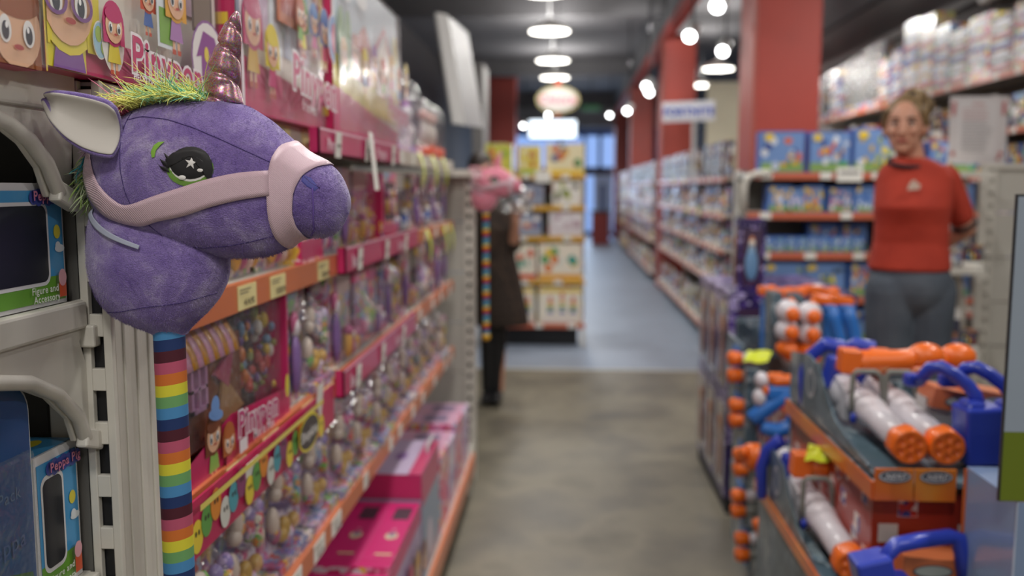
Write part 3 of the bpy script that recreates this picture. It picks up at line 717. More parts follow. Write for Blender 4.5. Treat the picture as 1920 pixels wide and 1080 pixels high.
STOCK = {
 'g1': (lambda: p_blister(.15, .20, 'girl', T1), 'pastel carded pack of little dolls', 'blister pack', .15),
 'g2': (lambda: p_blister(.12, .19, 'pink', T2), 'pink carded toy under clear bubble', 'blister pack', .12),
 'g3': (lambda: p_box(.16, .17, .1, 'pink', M['pinkp'], T1), 'pink doll box with dark window', 'toy box', .16),
 'g4': (lambda: p_bag(.15, .20, 'girl'), 'shiny clear bag of pastel toys', 'toy bag', .15),
 'g5': (lambda: p_tall(.10, .215, .06, 'girl', T2), 'slim pastel doll box', 'toy box', .10),
 'g6': (lambda: p_dome(.20, .245, 'girl'), 'clear bubble pack of tiny toys', 'bubble pack', .20),
 'b1': (lambda: p_box(.2, .18, .12, 'boys', M['tag'], T3), 'blue toy box with dark window', 'toy box', .2),
 'b2': (lambda: p_blister(.16, .19, 'boys', T3), 'blue carded toy pack', 'blister pack', .16),
 'n1': (lambda: p_blister(.15, .22, 'noir', T4), 'grey carded toy in clear bubble', 'blister pack', .15),
 'n2': (lambda: p_tall(.13, .27, .07, 'noir', T4), 'tall grey figure box', 'toy box', .13),
 'n3': (lambda: p_bag(.17, .2, 'boys'), 'shiny bagged blue toy', 'toy bag', .17),
 'n4': (lambda: p_box(.18, .19, .1, 'noir', M['tag'], T3), 'grey printed toy box', 'toy box', .18),
 'y1': (lambda: p_box(.25, .22, .15, 'baby', c('#e6b43c')), 'cream baby toy box', 'toy box', .25),
}
_proto = {}
def stock(key, loc, rz, label, group=None, scale=1.0, jit=.04):
    f, d, cat, w_ = STOCK[key]
    if key not in _proto: o = _proto[key] = f()
    else: o = copy_tree(_proto[key])
    o.location = loc; o.rotation_euler = (0, 0, rz + rnd.uniform(-jit, jit)); o.scale = (scale,) * 3
    tag(o, label, cat)
    if group: o['group'] = group
    elif 'group' in o: del o['group']
    return o
def row(keys, start, end, fixed, z, axis, rz, where, group, seq='along', hmax=None, gap=.012, frm='near end', skip=None):
    """fill a shelf with stock from start to end"""
    a = start; i = 0; sgn = 1 if end > start else -1
    while True:
        k = keys[(i * 7 + int(abs(start) * 10)) % len(keys)] if seq == 'along' else rnd.choice(keys)
        w_ = STOCK[k][3]
        if abs(end - a) < w_: break
        if skip and a < skip[1] and a + w_ * 1.15 > skip[0]: a = skip[1]; continue
        pos = a + sgn * w_ / 2; f = fixed + rnd.uniform(-.012, .012)
        loc = (f, pos, z) if axis == 'y' else (pos, f, z)
        h = {'g1': .2, 'g2': .19, 'g3': .17, 'g4': .2, 'g5': .215, 'g6': .245, 'b1': .18, 'b2': .19, 'n1': .22, 'n2': .27, 'n3': .2, 'n4': .19, 'y1': .22}[k]
        s_ = 1 if not hmax else min(1.15, hmax / h)
        stock(k, loc, rz, '%s, %s from %s, %s' % (STOCK[k][1], ORD[min(i, 29)], frm, where), group, s_)
        a += sgn * (w_ * s_ + gap + rnd.uniform(0, .01)); i += 1
LEFT = math.pi / 2      # fronts look across the aisle from the left
RIGHT = -math.pi / 2

# ------------------------------------------------------------------ left shelving run
KS = .53 / .6
def nearer(o):
    o.location = CAM + (Vector(o.location) - CAM) * KS; o.scale = (KS,) * 3
SH = {1: 1.535, 2: 1.265, 3: .99, 4: .68}
def gondola_left():
    t = empty('shelving_unit', (-.75, 1.2, 0), 0, 'white steel toy shelving run along the left of the aisle with orange shelf edges', 'shelving')
    o = Vector((-.75, 1.2, 0)); B = lambda lo, hi: ([a - b for a, b in zip(lo, o)], [a - b for a, b in zip(hi, o)])
    def bx(lo, hi, m, name, p=None, **k):
        l, h = B(lo, hi); return MB().b2(l, h, m).build(name, p or t, **k)
    bx((-1.02, 1.17, .08), (-.99, 4.2, 1.54), mat('#b5b0a6', .6), 'back_panel')
    for k, z in list(SH.items()):
        s_ = bx((-.99, 1.168, z - .025), (-.53, 4.15, z), M['white'], 'shelf')
        bx((-.535, 1.168, z - .043), (-.52, 4.15, z + .002), M['orange_rail'] if k > 1 else mat('#c9c3b6', .3, 0, .2), 'price_rail', s_)
        # parts below a shelf
        r_ = random.Random(k); y = 1.30 + r_.uniform(0, .1)
        while y < 4.05:
            tw = .085 if y < 2.2 else .05
            tg = MB(); l, h = B((-.5195, y, z - .041), (-.518, y + tw, z - .002)); tg.b2(l, h, M['ytag'] if y < 2.2 and k < 4 else M['tag'])
            tg.build('price_tag', s_)
            if y < 2.3:
                at_ = Art2(B((-.5179, y, z - .041), (0, 0, 0))[0], Y_, Z); at_.rect(.006, .031, tw * .6, .0022, '#8a8168').rect(.006, .026, tw * .45, .0022, '#8a8168').text('%d.90' % r_.randint(299, 1999), .022, .006, .016, '#3c362c', bold=.0003); at_.build('printing', s_)
            y += r_.uniform(.14, .34)
    s_ = bx((-.99, 1.168, .145), (-.44, 4.15, .17), M['white'], 'base_shelf'); bx((-.44, 1.168, .10), (-.425, 4.15, .172), M['orange_rail'], 'price_rail', s_)
    bx((-.98, 1.20, 0), (-.49, 4.1, .10), mat('#8f8b84', .6), 'kick_plate')
    t = empty('end_shelving_unit', (-.75, 1.2, 0), 0, 'white end shelving unit with slotted post and arched brackets at the left edge', 'shelving')
    # near upright: fluted side cheek and slotted face
    mb = MB(); l, h = B((-.70, 1.165, -.188), (-.603, 1.325, 1.556)); mb.b2(l, h, M['white'])
    for q in range(4): l, h = B((-.604, 1.185 + q * .036, -.188), (-.600, 1.200 + q * .036, 1.553)); mb.b2(l, h, M['white'])
    mb.build('end_cheek', t, bevel=.002)
    # slotted strip made of bars around real openings
    mb = MB(); y0, y1 = 1.150, 1.166
    for xa, xb in ((-.640, -.629), (-.611, -.600)): l, h = B((xa, y0, -.188), (xb, y0 + .010, 1.556)); mb.b2(l, h, M['white'])
    z = 1.545
    while z > -.15:
        l, h = B((-.629, y0, z - .03), (-.611, y0 + .010, z)); mb.b2(l, h, M['white']); z -= .073
    mb.build('slotted_upright', t, bevel=.0012)
    l, h = B((-.636, 1.1615, -.188), (-.604, 1.1645, 1.55)); MB().b2(l, h, M['black']).build('slot_shade', t)  # black plate stands in for the shade inside the slots
    bx((-.66, 1.152, -.188), (-.642, 1.325, 1.55), mat('#5d5b57', .6), 'upright_side')
    # end shelves toward the camera, on arched brackets
    def yz(px, py): p = WX(px, py, -.636); return (p.y - 1.2, p.z)
    def bracket(pts, ridge, end, shelf_z):
        d = .008; mb = MB(); oo = (-.636 + .75, 0, 0)
        mb.prism([yz(*p) for p in pts], oo, Y_, Z, X, -d, M['white'])
        b = mb.build('end_bracket', t, bevel=.002)
        mb = MB(); mb.tube([Vector((-.628 + .75, *yz(*p))) for p in ridge], .0092, M['white'], 12); e_ = Vector((-.628 + .75, *yz(*ridge[-1]))); mb.box(e_ + Vector((0, .012, -.002)), (.016, .045, .026), M['white'], rot=(R(-20), 0, 0)); mb.build('arch_rim', b, bevel=.003)
        mb = MB(); l, h = B((-.645, 1.140, shelf_z - .03), (-.618, 1.158, shelf_z + .0)); mb.b2(l, h, M['white']); mb.build('hook', b, bevel=.003)
    bracket([(-260, -60), (135, 130), (138, 165), (135, 340), (150, 368), (90, 370), (72, 315), (40, 270), (0, 238), (-80, 205), (-260, 200)],
            [(-260, 190), (-80, 196), (-2, 228), (42, 262), (76, 306), (100, 366)], None, 1.53)
    bracket([(-260, 640), (0, 600), (160, 560), (165, 600), (150, 640), (168, 700), (175, 815), (142, 828), (128, 785), (90, 748), (40, 730), (-60, 728), (-260, 730)],
            [(-260, 718), (-60, 718), (42, 718), (96, 740), (136, 782), (150, 824)], None, 1.24)
    for z in (1.548, 1.27, .90):
        s_ = bx((-1.25, .55, z - .02), (-.645, 1.15, z), M['white'], 'end_shelf')
        bx((-.646, .55, z - .034), (-.628, 1.146, z + (.028 if z > 1.5 else .002)), M['white'], 'lip', s_, bevel=.004)
    bx((-1.3, 1.16, -.188), (-.70, 1.18, 1.54), mat('#35332f', .7), 'end_panel')
    bx((-1.3, .56, -.188), (-1.28, 1.15, 1.54), mat('#2c2a28', .7), 'side_panel')
    nearer(t); return t
gondola_left()

# big dolls'-house boxes on the top
def face_art(x, y0, y1, z0, z1): return Art2((x, y0, z0), Y_, Z)
def big_box(x, y0, y1, z0, z1, label, paint, band):
    t = empty('dollhouse_box', (x, (y0 + y1) / 2, z0), 0, label, 'toy box'); o = Vector(t.location)
    MB().b2((-.3, y0 - o.y, 0), (0, y1 - o.y, z1 - z0), c('#c4205c')).build('carton', t)
    a = Art2((0, y0 - o.y, 0), Y_, Z); Wd, H = y1 - y0, z1 - z0; a.clip = (0, 0, Wd, H)
    paint(a, Wd, H); a.build('front_print', t)
    MB().add([(.014, y0 - o.y + .002, .002), (.014, y1 - o.y - .002, .002), (.014, y1 - o.y - .002, H - .002), (.014, y0 - o.y + .002, H - .002)], [(0, 1, 2, 3)], M['wrap']).build('glossy_film', t)
    s_ = Art2((0, y0 - o.y, 0), -X, Z); s_ = Art2((-.3, y0 - o.y, 0), X, Z)
    s_.rect(.004, .004, .292, H - .008, '#c4205c')
    for q in range(7): s_.rect(.262, .03 + q * H / 7.5, .028, .018, '#e6c43c').ell(.25, .05 + q * H / 7.5, .012, .009, '#8f3f9a')
    s_.build('side_print', t)
    if x == -.60: nearer(t)
    return t
def scene_bg(a, Wd, H, sky='#bccbe0', floor='#b9a8c8'):
    a.rect(0, 0, Wd, H, '#e6dfd2').rect(0, H * .55, Wd, H * .45, sky)
    for q in range(6): a.rect(Wd * q / 6, H * .3, Wd / 6 - .004, H * .28, ['#c7d4e2', '#cdb3cf', '#d8e0e8', '#b6c6dd', '#d4b7c9', '#e6e2da'][q])
    for q in range(5): a.rect(Wd * (.1 + .2 * q), H * .62, Wd * .11, H * .22, ['#6f9a4c', '#e2b53c', '#8a5a9c', '#7fb6d0', '#c95a4a'][q]).rect(Wd * (.115 + .2 * q), H * .65, Wd * .08, H * .15, ['#b7cf8c', '#f0dc9a', '#d8c0e0', '#d9ebf2', '#f0d0c0'][q])
def pink_sweep(a, Wd, h0, h1):
    a.poly([(0, 0), (Wd, 0), (Wd, h1), (0, h0)], '#cc2e6c')
    for q in range(9):
        x = Wd * (.04 + q * .11); a.poly([(Wd * .45, h0 * .1), (x, h0 + (h1 - h0) * x / Wd - .001), (min(x + Wd * .05, Wd), h0 + (h1 - h0) * x / Wd - .001)], '#e0608f')
def paint0(a, Wd, H):
    a.rect(0, 0, Wd, H, '#a82a62'); [a.rect(Wd * (.1 + .12 * q), .05, .012, H, '#bb4a7c') for q in range(7)]
    a.kid(Wd - .045, -.085, .19, '#9a5226', '#c93a6e').kid(Wd - .16, .0, .16, '#e6c93a', '#7fb04a').rect(Wd - .003, 0, .003, H, '#e6c43c')
def paint1(a, Wd, H):
    scene_bg(a, Wd, H); pink_sweep(a, Wd, .050, .045)
    a.rect(0, 0, .085, .2, '#e6d83a').kid(.046, -.075, .24, '#e8d63c', '#7d4a9c', glasses=True)
    a.ell(.112, .045, .018, .024, '#efeae6').ell(.112, .045, .0165, .022, '#9cc8e0').ell(.108, .052, .008, .010, '#9fbf4a').ell(.118, .036, .006, .008, '#9fbf4a')
    a.ell(.143, .052, .030, .045, '#f0ecea').kid(.143, .006, .092, '#c42a6c', '#e2cf4a')
    a.kid(.235, .070, .078, '#cf4a24', '#4a6cae').rect(.255, .06, .06, .07, '#dfe6ea').rect(.262, .066, .046, .05, '#7fae4c')
    a.kid(.315, .055, .12, '#e5a83a', '#b07fb8')
    a.rect(.365, .1, .08, .07, '#4f443c').rect(.372, .106, .066, .056, '#786a5c')
    a.ell(.425, .062, .068, .062, '#8d5a9c').ell(.425, .062, .064, .058, '#e9e4e2')
    a.poly([(.375, .062), (.405, .105), (.45, .1), (.47, .07), (.455, .068), (.452, .03), (.395, .03), (.395, .066)], '#8a3f92').ell(.415, .07, .009, .012, '#e8d24a').ell(.435, .05, .009, .012, '#e8d24a').rect(.40, .012, .06, .022, '#6fae4a')
    a.text('Pinypon', .158, .014, .066, '#c42a66', outline='#f2eaee', rot=-2, bold=.0012)
    a.text('PIECES MAX', .16, .002, .012, '#f2eaee', bold=.0004)
def paint2(a, Wd, H):
    a.k = .883
    scene_bg(a, Wd, H, '#d7dfe2'); pink_sweep(a, Wd, .088, .055)
    a.rect(0, 0, .012, H, '#f0e8ee').rect(Wd - .014, .12, .014, H - .12, '#e6d23a').rect(.18, H * .45, .13, H * .4, '#d6702c').rect(.2, H * .5, .09, H * .26, '#c04a34')
    for q, (u, v, hh, hc, dc) in enumerate([(.05, .04, .15, '#c42a6c', '#d8b23c'), (.13, .03, .12, '#e5cf3a', '#c84a7c'), (.3, .12, .11, '#6f9a4c', '#e6d84a'), (.36, .13, .1, '#5a86c0', '#c8508c'), (.42, .11, .12, '#3a6ab0', '#d83c6c'), (.24, .13, .09, '#b85a2c', '#7fb04a')]): a.kid(u, v, hh, hc, dc)
    a.ell(.46, .18, .045, .05, '#e8e4ea').ell(.46, .18, .04, .045, '#7f9ed0').ell(.46, .18, .02, .03, '#c84a6c')
    a.text('Pinypon', .17, .055, .085, '#d0487c', outline='#f2eaee', rot=-3, bold=.0015)
    a.text('friends', .22, .02, .03, '#f2eaee', rot=-3)
def paint3(a, Wd, H):
    a.k = .883
    a.rect(0, 0, Wd, H, '#c9d6e2').rect(0, 0, Wd, H * .42, '#e4dccf').rect(0, 0, .02, H, '#e9e4ea')
    a.poly([(0, .06), (Wd, .06), (Wd, .14), (Wd * .5, .17), (0, .16)], '#e0cc3a'); pink_sweep(a, Wd, .095, .035)
    a.poly([(.2, H * .35), (.2, H * .62), (.29, H * .74), (.36, H * .62), (.36, H * .35)], '#b8503c').rect(.225, H * .4, .03, .05, '#e6d8c8').rect(.29, H * .42, .04, .06, '#e6d8c8')
    a.poly([(.42, H * .33), (.42, H * .6), (.52, H * .76), (.62, H * .58), (.62, H * .33)], '#e8e2da').poly([(.40, H * .6), (.52, H * .8), (.53, H * .76), (.63, H * .52), (.64, H * .56), (.52, H * .84), (.4, H * .64)], '#c8323c')
    for u in (.06, .12, .7, .76): a.ell(u, H * .55, .03, .07, '#7fa86a')
    a.ell(.66, H * .72, .025, .04, '#e0cf5a').ell(.25, H * .88, .06, .02, '#eef0f0').ell(.1, H * .84, .05, .018, '#eef0f0')
    for q in range(9): a.kid(.07 + q * .083, .1 + .02 * (q % 2), .1, ['#d8a23c', '#b85a2c', '#e6cf3a', '#8a4a9c', '#c8443c'][q % 5], ['#7fae4a', '#d8447c', '#4a7ab8', '#e08a3c'][q % 4])
    a.text('Pinypon', .36, .055, .075, '#cf4a7e', outline='#f0e8ee', rot=-2, bold=.0012).text('my house', .6, .03, .03, '#f0e8ee')
yy = lambda px, x: x * F / (1063 - px)
big_box(-.60, .60, 1.016, 1.551, 1.97, 'magenta toy box with a brown haired cartoon child at the upper left corner', paint0, 0)
big_box(-.60, 1.022, 1.548, 1.5585, 1.99, 'doll set box with bespectacled blonde cartoon girl, above the near white post', paint1, 0)
big_box(-.505, 1.385, 1.852, 1.5365, 1.91, 'glossy doll set box right behind the unicorn horn, pink lower sweep', paint2, 0)
big_box(-.483, 1.875, 2.58, 1.5365, 1.89, 'long glossy dollhouse box with red roofed houses, last big box on the top', paint3, 0)
# toys on the top beyond the big boxes
def pony_pack(y, s, label):
    t = empty('pony_pack', (-.56, y, 1.5365), LEFT, label, 'toy pack')
    MB().b2((-.11 * s, .03, 0), (.11 * s, .12, .05 * s), M['lilac']).b2((-.11 * s, .115, 0), (.11 * s, .12, .30 * s), M['lilac']).build('card', t)
    mb = MB(); wm = c('#e6dfe4')
    mb.ball((0, .07, .12 * s), (.045 * s, .028, .04 * s), wm).ball((-.035 * s, .07, .20 * s), (.03 * s, .024, .035 * s), wm).tube([(-.02 * s, .07, .13 * s), (-.035 * s, .07, .2 * s)], .018 * s, wm)
    for x in (-.03, -.015, .02, .035): mb.tube([(x * s, .07, .11 * s), (x * s, .07, .05 * s)], .009 * s, wm)
    mb.ball((-.01 * s, .075, .215 * s), (.03 * s, .02, .05 * s), c('#9a3fa8')).ball((.05 * s, .075, .12 * s), (.018 * s, .016, .05 * s), c('#5a3a9a')); mb.build('pony', t)
    MB().lathe([(.098 * s, .05 * s), (.10 * s, .22 * s), (.08 * s, .27 * s), (.04 * s, .29 * s)], M['wrinkle'], 24, c=(0, .07, 0)).build('bubble', t)
pony_pack(3.10, 1.0, 'clear domed pony pack right after the last big box, top left shelf')
pony_pack(3.34, .95, 'clear domed pony pack, second beyond the big boxes on the left top')
pony_pack(3.60, .85, 'clear domed pony pack, third beyond the big boxes on the left top')
for i, y in enumerate((3.78, 3.92, 4.05)):
    t = empty('figure_tube', (-.60, y, 1.5365), LEFT, 'clear figure tube on orange base, %s of three at the far left top end' % ('nearest', 'middle', 'farthest')[i], 'toy tube')
    MB().lathe([(.055, 0), (.055, .05)], c('#b8482c'), 20).build('base', t); MB().ball((0, 0, .11), (.022, .02, .05), c('#d8d0c8')).ball((0, 0, .18), .022, c('#b87a6a')).build('figure', t)
    MB().lathe([(.05, .05), (.05, .21), (.03, .23)], M['wrinkle'], 20).build('tube', t)

# pink printed trays clipped on the rails
def tray(y0, y1, z, h, txt, label, m='pinkp', x=-.498):
    t = empty('display_tray', (x, (y0 + y1) / 2, z), 0, label, 'tray'); hw = (y1 - y0) / 2
    MB().b2((-.02, -hw, 0), (0, hw, .004), M[m]).b2((-.004, -hw, 0), (0, hw, h), M[m]).b2((-.02, -hw, 0), (0, -hw + .003, h), M[m]).b2((-.02, hw - .003, 0), (0, hw, h), M[m]).build('tray', t)
    a = Art2((.0006, -hw, 0), Y_, Z); a.rect(.0, h - .004, 2 * hw, .004, '#f0c8d8')
    a.text(txt, .05, h * .22, h * .62, '#f0d3e0', bold=.001)
    if hw > .35: a.text(txt, hw * 1.25, h * .22, h * .62, '#f0d3e0', bold=.001)
    a.build('lettering', t); r_ = random.Random(int(y0 * 10)); y = -hw + .12
    while y < hw - .06:
        q = MB().box((.006, y, h * .45), (.0012, .042, .052), M['tag'], rot=(0, .06, 0)).box((.0071, y, h * .42), (.0004, .028, .006), mat('#8a867f', .6), rot=(0, .06, 0)).build('price_tag', t); y += r_.uniform(.2, .34)
tray(1.70, 2.52, 1.482, .050, 'Pinypon', 'pink lettered tray on the top left shelf edge under the dollhouse box', x=-.465) 
tray(2.02, 3.02, 1.222, .062, 'Barbie', 'pink lettered tray on the left shelf edge just right of the unicorn muzzle')
tray(1.98, 2.95, .945, .064, 'Barbie', 'pink lettered tray on the left shelf edge at mid height')
t = tag(MB().box((-.452, 2.12, 1.480), (.0015, .075, .135), M['tag'], rot=(0, -.1, .1)).box((-.4505, 2.12, 1.455), (.001, .05, .05), mat('#8c8a86', .6), rot=(0, -.1, .1)).build('price_slip'), 'long white price slip hanging from the pink tray on the top left shelf', 'price slip')
for i, (y, z) in enumerate([(3.15, 1.49), (3.45, 1.49), (3.75, 1.49), (3.3, 1.215), (3.75, 1.21), (3.95, 1.21)]):
    mb = MB(); pts = [(-.515, y), ]; 
    mb.grid([[Vector((-.512 + .018 * math.sin(q / 5 * 2.6), y + d, z + .05 - q * .024)) for d in (-.022, .022)] for q in range(6)], M['neon'])
    tag(mb.build('neon_label', solid=.001), 'neon yellow curled label on the %s left shelf edge, %s one' % ('top' if i < 3 else 'second', ('nearest', 'middle', 'farthest')[i % 3]), 'label')

# large carded playhouse pack by the pole
def playhouse():
    x = -.528; y0, y1, z0, z1 = 1.170, 1.672, .992, 1.225
    t = empty('playhouse_pack', (x, (y0 + y1) / 2, z0), 0, 'clear fronted doll playhouse pack with striped orange pink awning beside the rainbow pole', 'toy pack'); w2 = (y1 - y0) / 2; H = z1 - z0
    MB().b2((-.067, -w2, 0), (-.064, w2, H), mat('#3a4038', .6)).b2((-.067, -w2, 0), (-.0, w2, .006), M['pinkp']).build('carton', t)
    MB().b2((-.067, w2 - .008, 0), (.001, w2, H), M['pinkp']).build('pink_edge', t)
    # wooden look cottage: wall, window, awning
    mb = MB(); mb.b2((-.06, -w2 + .004, .03), (-.028, .075, H * .80), mat('#7c4422', .5)); hs = mb.build('cottage', t)
    mb = MB(); u0 = -.115
    for a_, b_, c_, d_ in ((-.150, -.142, .092, .170), (-.098, -.090, .092, .170), (-.150, -.090, .092, .099), (-.150, -.090, .163, .170), (-.123, -.117, .099, .163), (-.150, -.090, .125, .130)): mb.b2((-.028, a_, c_), (-.018, b_, d_), c('#cf9ac8'))
    mb.build('window', hs)
    mb = MB()
    for q in range(13):
        m = c('#dc9a34') if q % 2 == 0 else c('#e0a0c0'); y = -w2 + .006 + q * .0205; rows = []
        for k_ in range(6): rows.append([Vector((-.050 + .042 * math.sin(k_ / 5 * 1.3), y + d, H * .985 - .062 * (k_ / 5) ** 1.2 + (0 if k_ < 5 else -.004))) for d in (0, .019)])
        mb.grid(rows, m)
    mb.build('awning', hs, solid=.004)
    mb = MB(); mb.prism([(-.055, .135), (.03, .170), (.0, .105)], (-.026, 0, 0), Y_, Z, X, .006, c('#b8446c')).prism([(-.04, .05), (.07, .06), (-.02, .13)], (-.026, 0, 0), Y_, Z, X, .005, c('#b98f5c')); mb.build('gable', hs)
    mb = MB(); r_ = random.Random(2); cs = [c(q) for q in ('#e2c03c', '#c8443c', '#6f9ac0', '#8a9a4c', '#e0dcd4', '#7a5a9c', '#d8762c')]
    for q in range(60):
        p_ = (-.055 + r_.uniform(0, .035), r_.uniform(.085, w2 - .015), r_.uniform(.05, H - .02)); s_ = r_.uniform(.004, .010)
        mb.ball(p_, (s_, s_, s_ * r_.uniform(1, 1.8)), cs[q % 7], 8, 6)
    tag(mb.build('tiny_accessories', t), kind='stuff')
    MB().b2((-.012, -w2 + .002, .045), (-.010, w2 - .006, H - .002), M['wrinkle']).build('clear_front', t)
    a = Art2((.0, -w2, 0), Y_, Z); a.poly([(0, -.0), (2 * w2, 0), (2 * w2, .050), (.2, .072), (0, .03)], '#c22a62')
    a.kid(.125, -.012, .105, '#7a3f20', '#8fbf5a').kid(.175, -.02, .085, '#b8642c', '#c83c5c').ell(.120, .092, .028, .009, '#6f9ad8', rot=-12).ell(.118, .105, .016, .016, '#6f9ad8')
    a.text('Pinypon', .205, .034, .056, '#c43a78', outline='#f0e4ea', bold=.001, rot=-3).text('Mix is Max', .27, .012, .022, '#f0e4ea', rot=-2, bold=.0004).rect(.205, .006, .035, .022, '#efe6ea').ell(.455, .062, .012, .022, '#e0d03c')
    a.build('front_print', t)
playhouse()
t = empty('shelf_strip', (-.512, 1.455, .905), 0, 'bright fruit printed shelf strip below the playhouse pack, round yellow letters at its end', 'shelf strip')
a = Art2((0, -.285, 0), Y_, Z); MB().b2((-.003, -.285, 0), (0, .485, .083), mat('#c4245c', .35, 0, .3)).build('card', t)
for q in range(19):
    u = .02 + q * .033; cc_ = ['#e8cf3a', '#5fa04a', '#e08a2c', '#d8d8d0', '#4aa0b0', '#8a3a6c'][q % 6]
    a.ell(u, .03 + .012 * (q % 3), .02, .024, cc_).ell(u - .005, .035 + .012 * (q % 3), .003, .004, '#2a2420').ell(u + .005, .035 + .012 * (q % 3), .003, .004, '#2a2420')
a.poly([(0, .074), (.63, .074), (.63, .083), (0, .083)], '#e6d56a').ell(.525, .042, .07, .036, '#e8d42c').ell(.525, .042, .064, .031, '#3a3438').text('Shopkins', .468, .032, .028, '#e8e4e0', bold=.0008)
a.build('front_print', t); MB().box((.003, -.05, .055), (.001, .06, .04), M['tag'], rot=(0, .1, 0)).build('price_tag', t); MB().box((.003, .36, .075), (.001, .045, .07), M['tag'], rot=(0, .1, 0)).build('price_tag', t)

# stock on the left shelves
row(['g3', 'g1', 'g2', 'g1', 'g5'], 1.20, 3.0, -.528, SH[2] + .001, 'y', LEFT, 'second left shelf', None, hmax=.20)
row(['n1', 'g5', 'g2'], 3.02, 4.12, -.53, SH[2] + .001, 'y', LEFT, 'far half of second left shelf', None, hmax=.2, frm='tray end')
row(['g5', 'g1', 'g4', 'g2', 'g5', 'g6'], 1.69, 4.12, -.525, SH[3] + .001, 'y', LEFT, 'third left shelf', None, hmax=.225)
row(['g6', 'g4', 'g6', 'g1', 'g4', 'g6', 'g3'], 1.40, 4.12, -.524, SH[4] + .001, 'y', LEFT, 'fourth left shelf', None, hmax=.245)
stock('g6', (-.503, 1.275, SH[4] + .001), LEFT, 'clear bubble pack of tiny toys at the near end below the bright shelf strip', None, .95, 0)
row(['g3', 'g1', 'g3', 'g2'], 1.42, 4.1, -.80, SH[3] + .001, 'y', LEFT, 'back row, third left shelf', None, hmax=.2)
# the base shelf: large flat boxes
def flat_box(y, w_, h, d, name, label, top, body, extra=None):
    t = empty(name, (-.445, y, .1725), 0, label, 'toy box')
    MB().b2((-d, -w_ / 2, 0), (0, w_ / 2, h), body).build('carton', t)
    if extra: extra(t, w_, h, d)
    return t
def pink_top(t, w_, h, d):
    a = Art2((-d, w_ / 2, h), -Y_, X); a = Art2((0, -w_ / 2, h), Y_, -X)
    a.rect(0, 0, w_, d, '#cf2a74')
    for v in (.012, .112, .212):
        a.rect(w_ * .70, v, w_ * .20, .05, '#3c3a44').ell(w_ * .44, v + .025, .026, .018, '#d8c8a8').ell(w_ * .46, v + .025, .016, .010, '#8f7f9a').rect(w_ * .16, v, .012, .045, '#dcc09a').rect(w_ * .52, v + .02, .01, .01, '#e8a0c0')
    a.rect(w_ * .1, 0, .003, d, '#e05a94').rect(0, .086, w_, .003, '#e05a94').build('top_print', t)
    b = Art2((0, -w_ / 2, 0), Y_, Z); b.rect(0, 0, w_, h, '#b9a4c8').rect(0, h * .8, w_, h * .2, '#cf2a74')
    for q in range(5): b.kid(w_ * (.1 + .2 * q), h * .1, h * .55, ['#d8a23c', '#8a4a2c', '#c83a6c'][q % 3], ['#7fa8c8', '#d8447c'][q % 2])
    b.build('front_print', t)
def lilac_top(t, w_, h, d):
    a = Art2((0, -w_ / 2, h), Y_, -X); a.rect(0, 0, w_, d, '#c3b3d0').rect(0, 0, w_, d * .14, '#c83a6e').rect(w_ * .25, d * .5, w_ * .5, d * .3, '#6f6a78').ell(w_ * .5, d * .32, .04, .02, '#8a6aa8'); a.build('top_print', t)
    b = Art2((-d, -w_ / 2, 0), X, Z); b.rect(0, 0, d, h, '#9d93b4').rect(0, h * .78, d, h * .22, '#c8386e').ell(d * .5, h * .45, d * .35, h * .2, '#6f7fae').text('unicorn', d * .2, h * .42, .04, '#e0dce8'); b.build('side_print', t)
    b = Art2((0, -w_ / 2, 0), Y_, Z); b.rect(0, 0, w_, h, '#8fa3bc').rect(0, h * .7, w_, h * .3, '#c8386e').ell(w_ * .4, h * .3, .05, .06, '#dcd0e0'); b.build('front_print', t)
    MB().tube([(-.02, w_ * .1, h - .02), (-.015, w_ * .1, h + .03), (-.015, w_ * .4, h + .03), (-.02, w_ * .4, h - .02)], .006, c('#d8d4dc')).build('handle', t)
flat_box(1.43, .47, .26, .34, 'toy_box', 'hot pink boxed doll set on the bottom left shelf, nearest one', None, M['pink'], pink_top)
flat_box(1.94, .48, .27, .34, 'toy_box', 'hot pink boxed doll set on the bottom left shelf, second one', None, M['pink'], pink_top)
flat_box(2.44, .48, .28, .34, 'toy_box', 'hot pink box with dark windows on top beside the lilac carrier, bottom left shelf', None, M['pink'], pink_top)
flat_box(2.90, .38, .36, .30, 'toy_box', 'lilac boxed pony carrier with pale handle on the bottom left shelf', None, M['lilac'], lilac_top)
for i, y in enumerate((3.23, 3.47, 3.71, 3.95)):
    flat_box(y, .22, .28 - .02 * (i % 2), .3, 'toy_box', 'pink and lilac printed box, %s beyond the pony carrier on the bottom left shelf' % ORD[i], None, M['lilac'] if i % 2 else M['pink'], lambda t, w_, h, d: Art2((0, -w_ / 2, h), Y_, -X).rect(.01, .01, w_ - .02, d - .02, '#d9a8c4').rect(.05, .05, w_ - .1, .1, '#8a7a98').build('top_print', t))
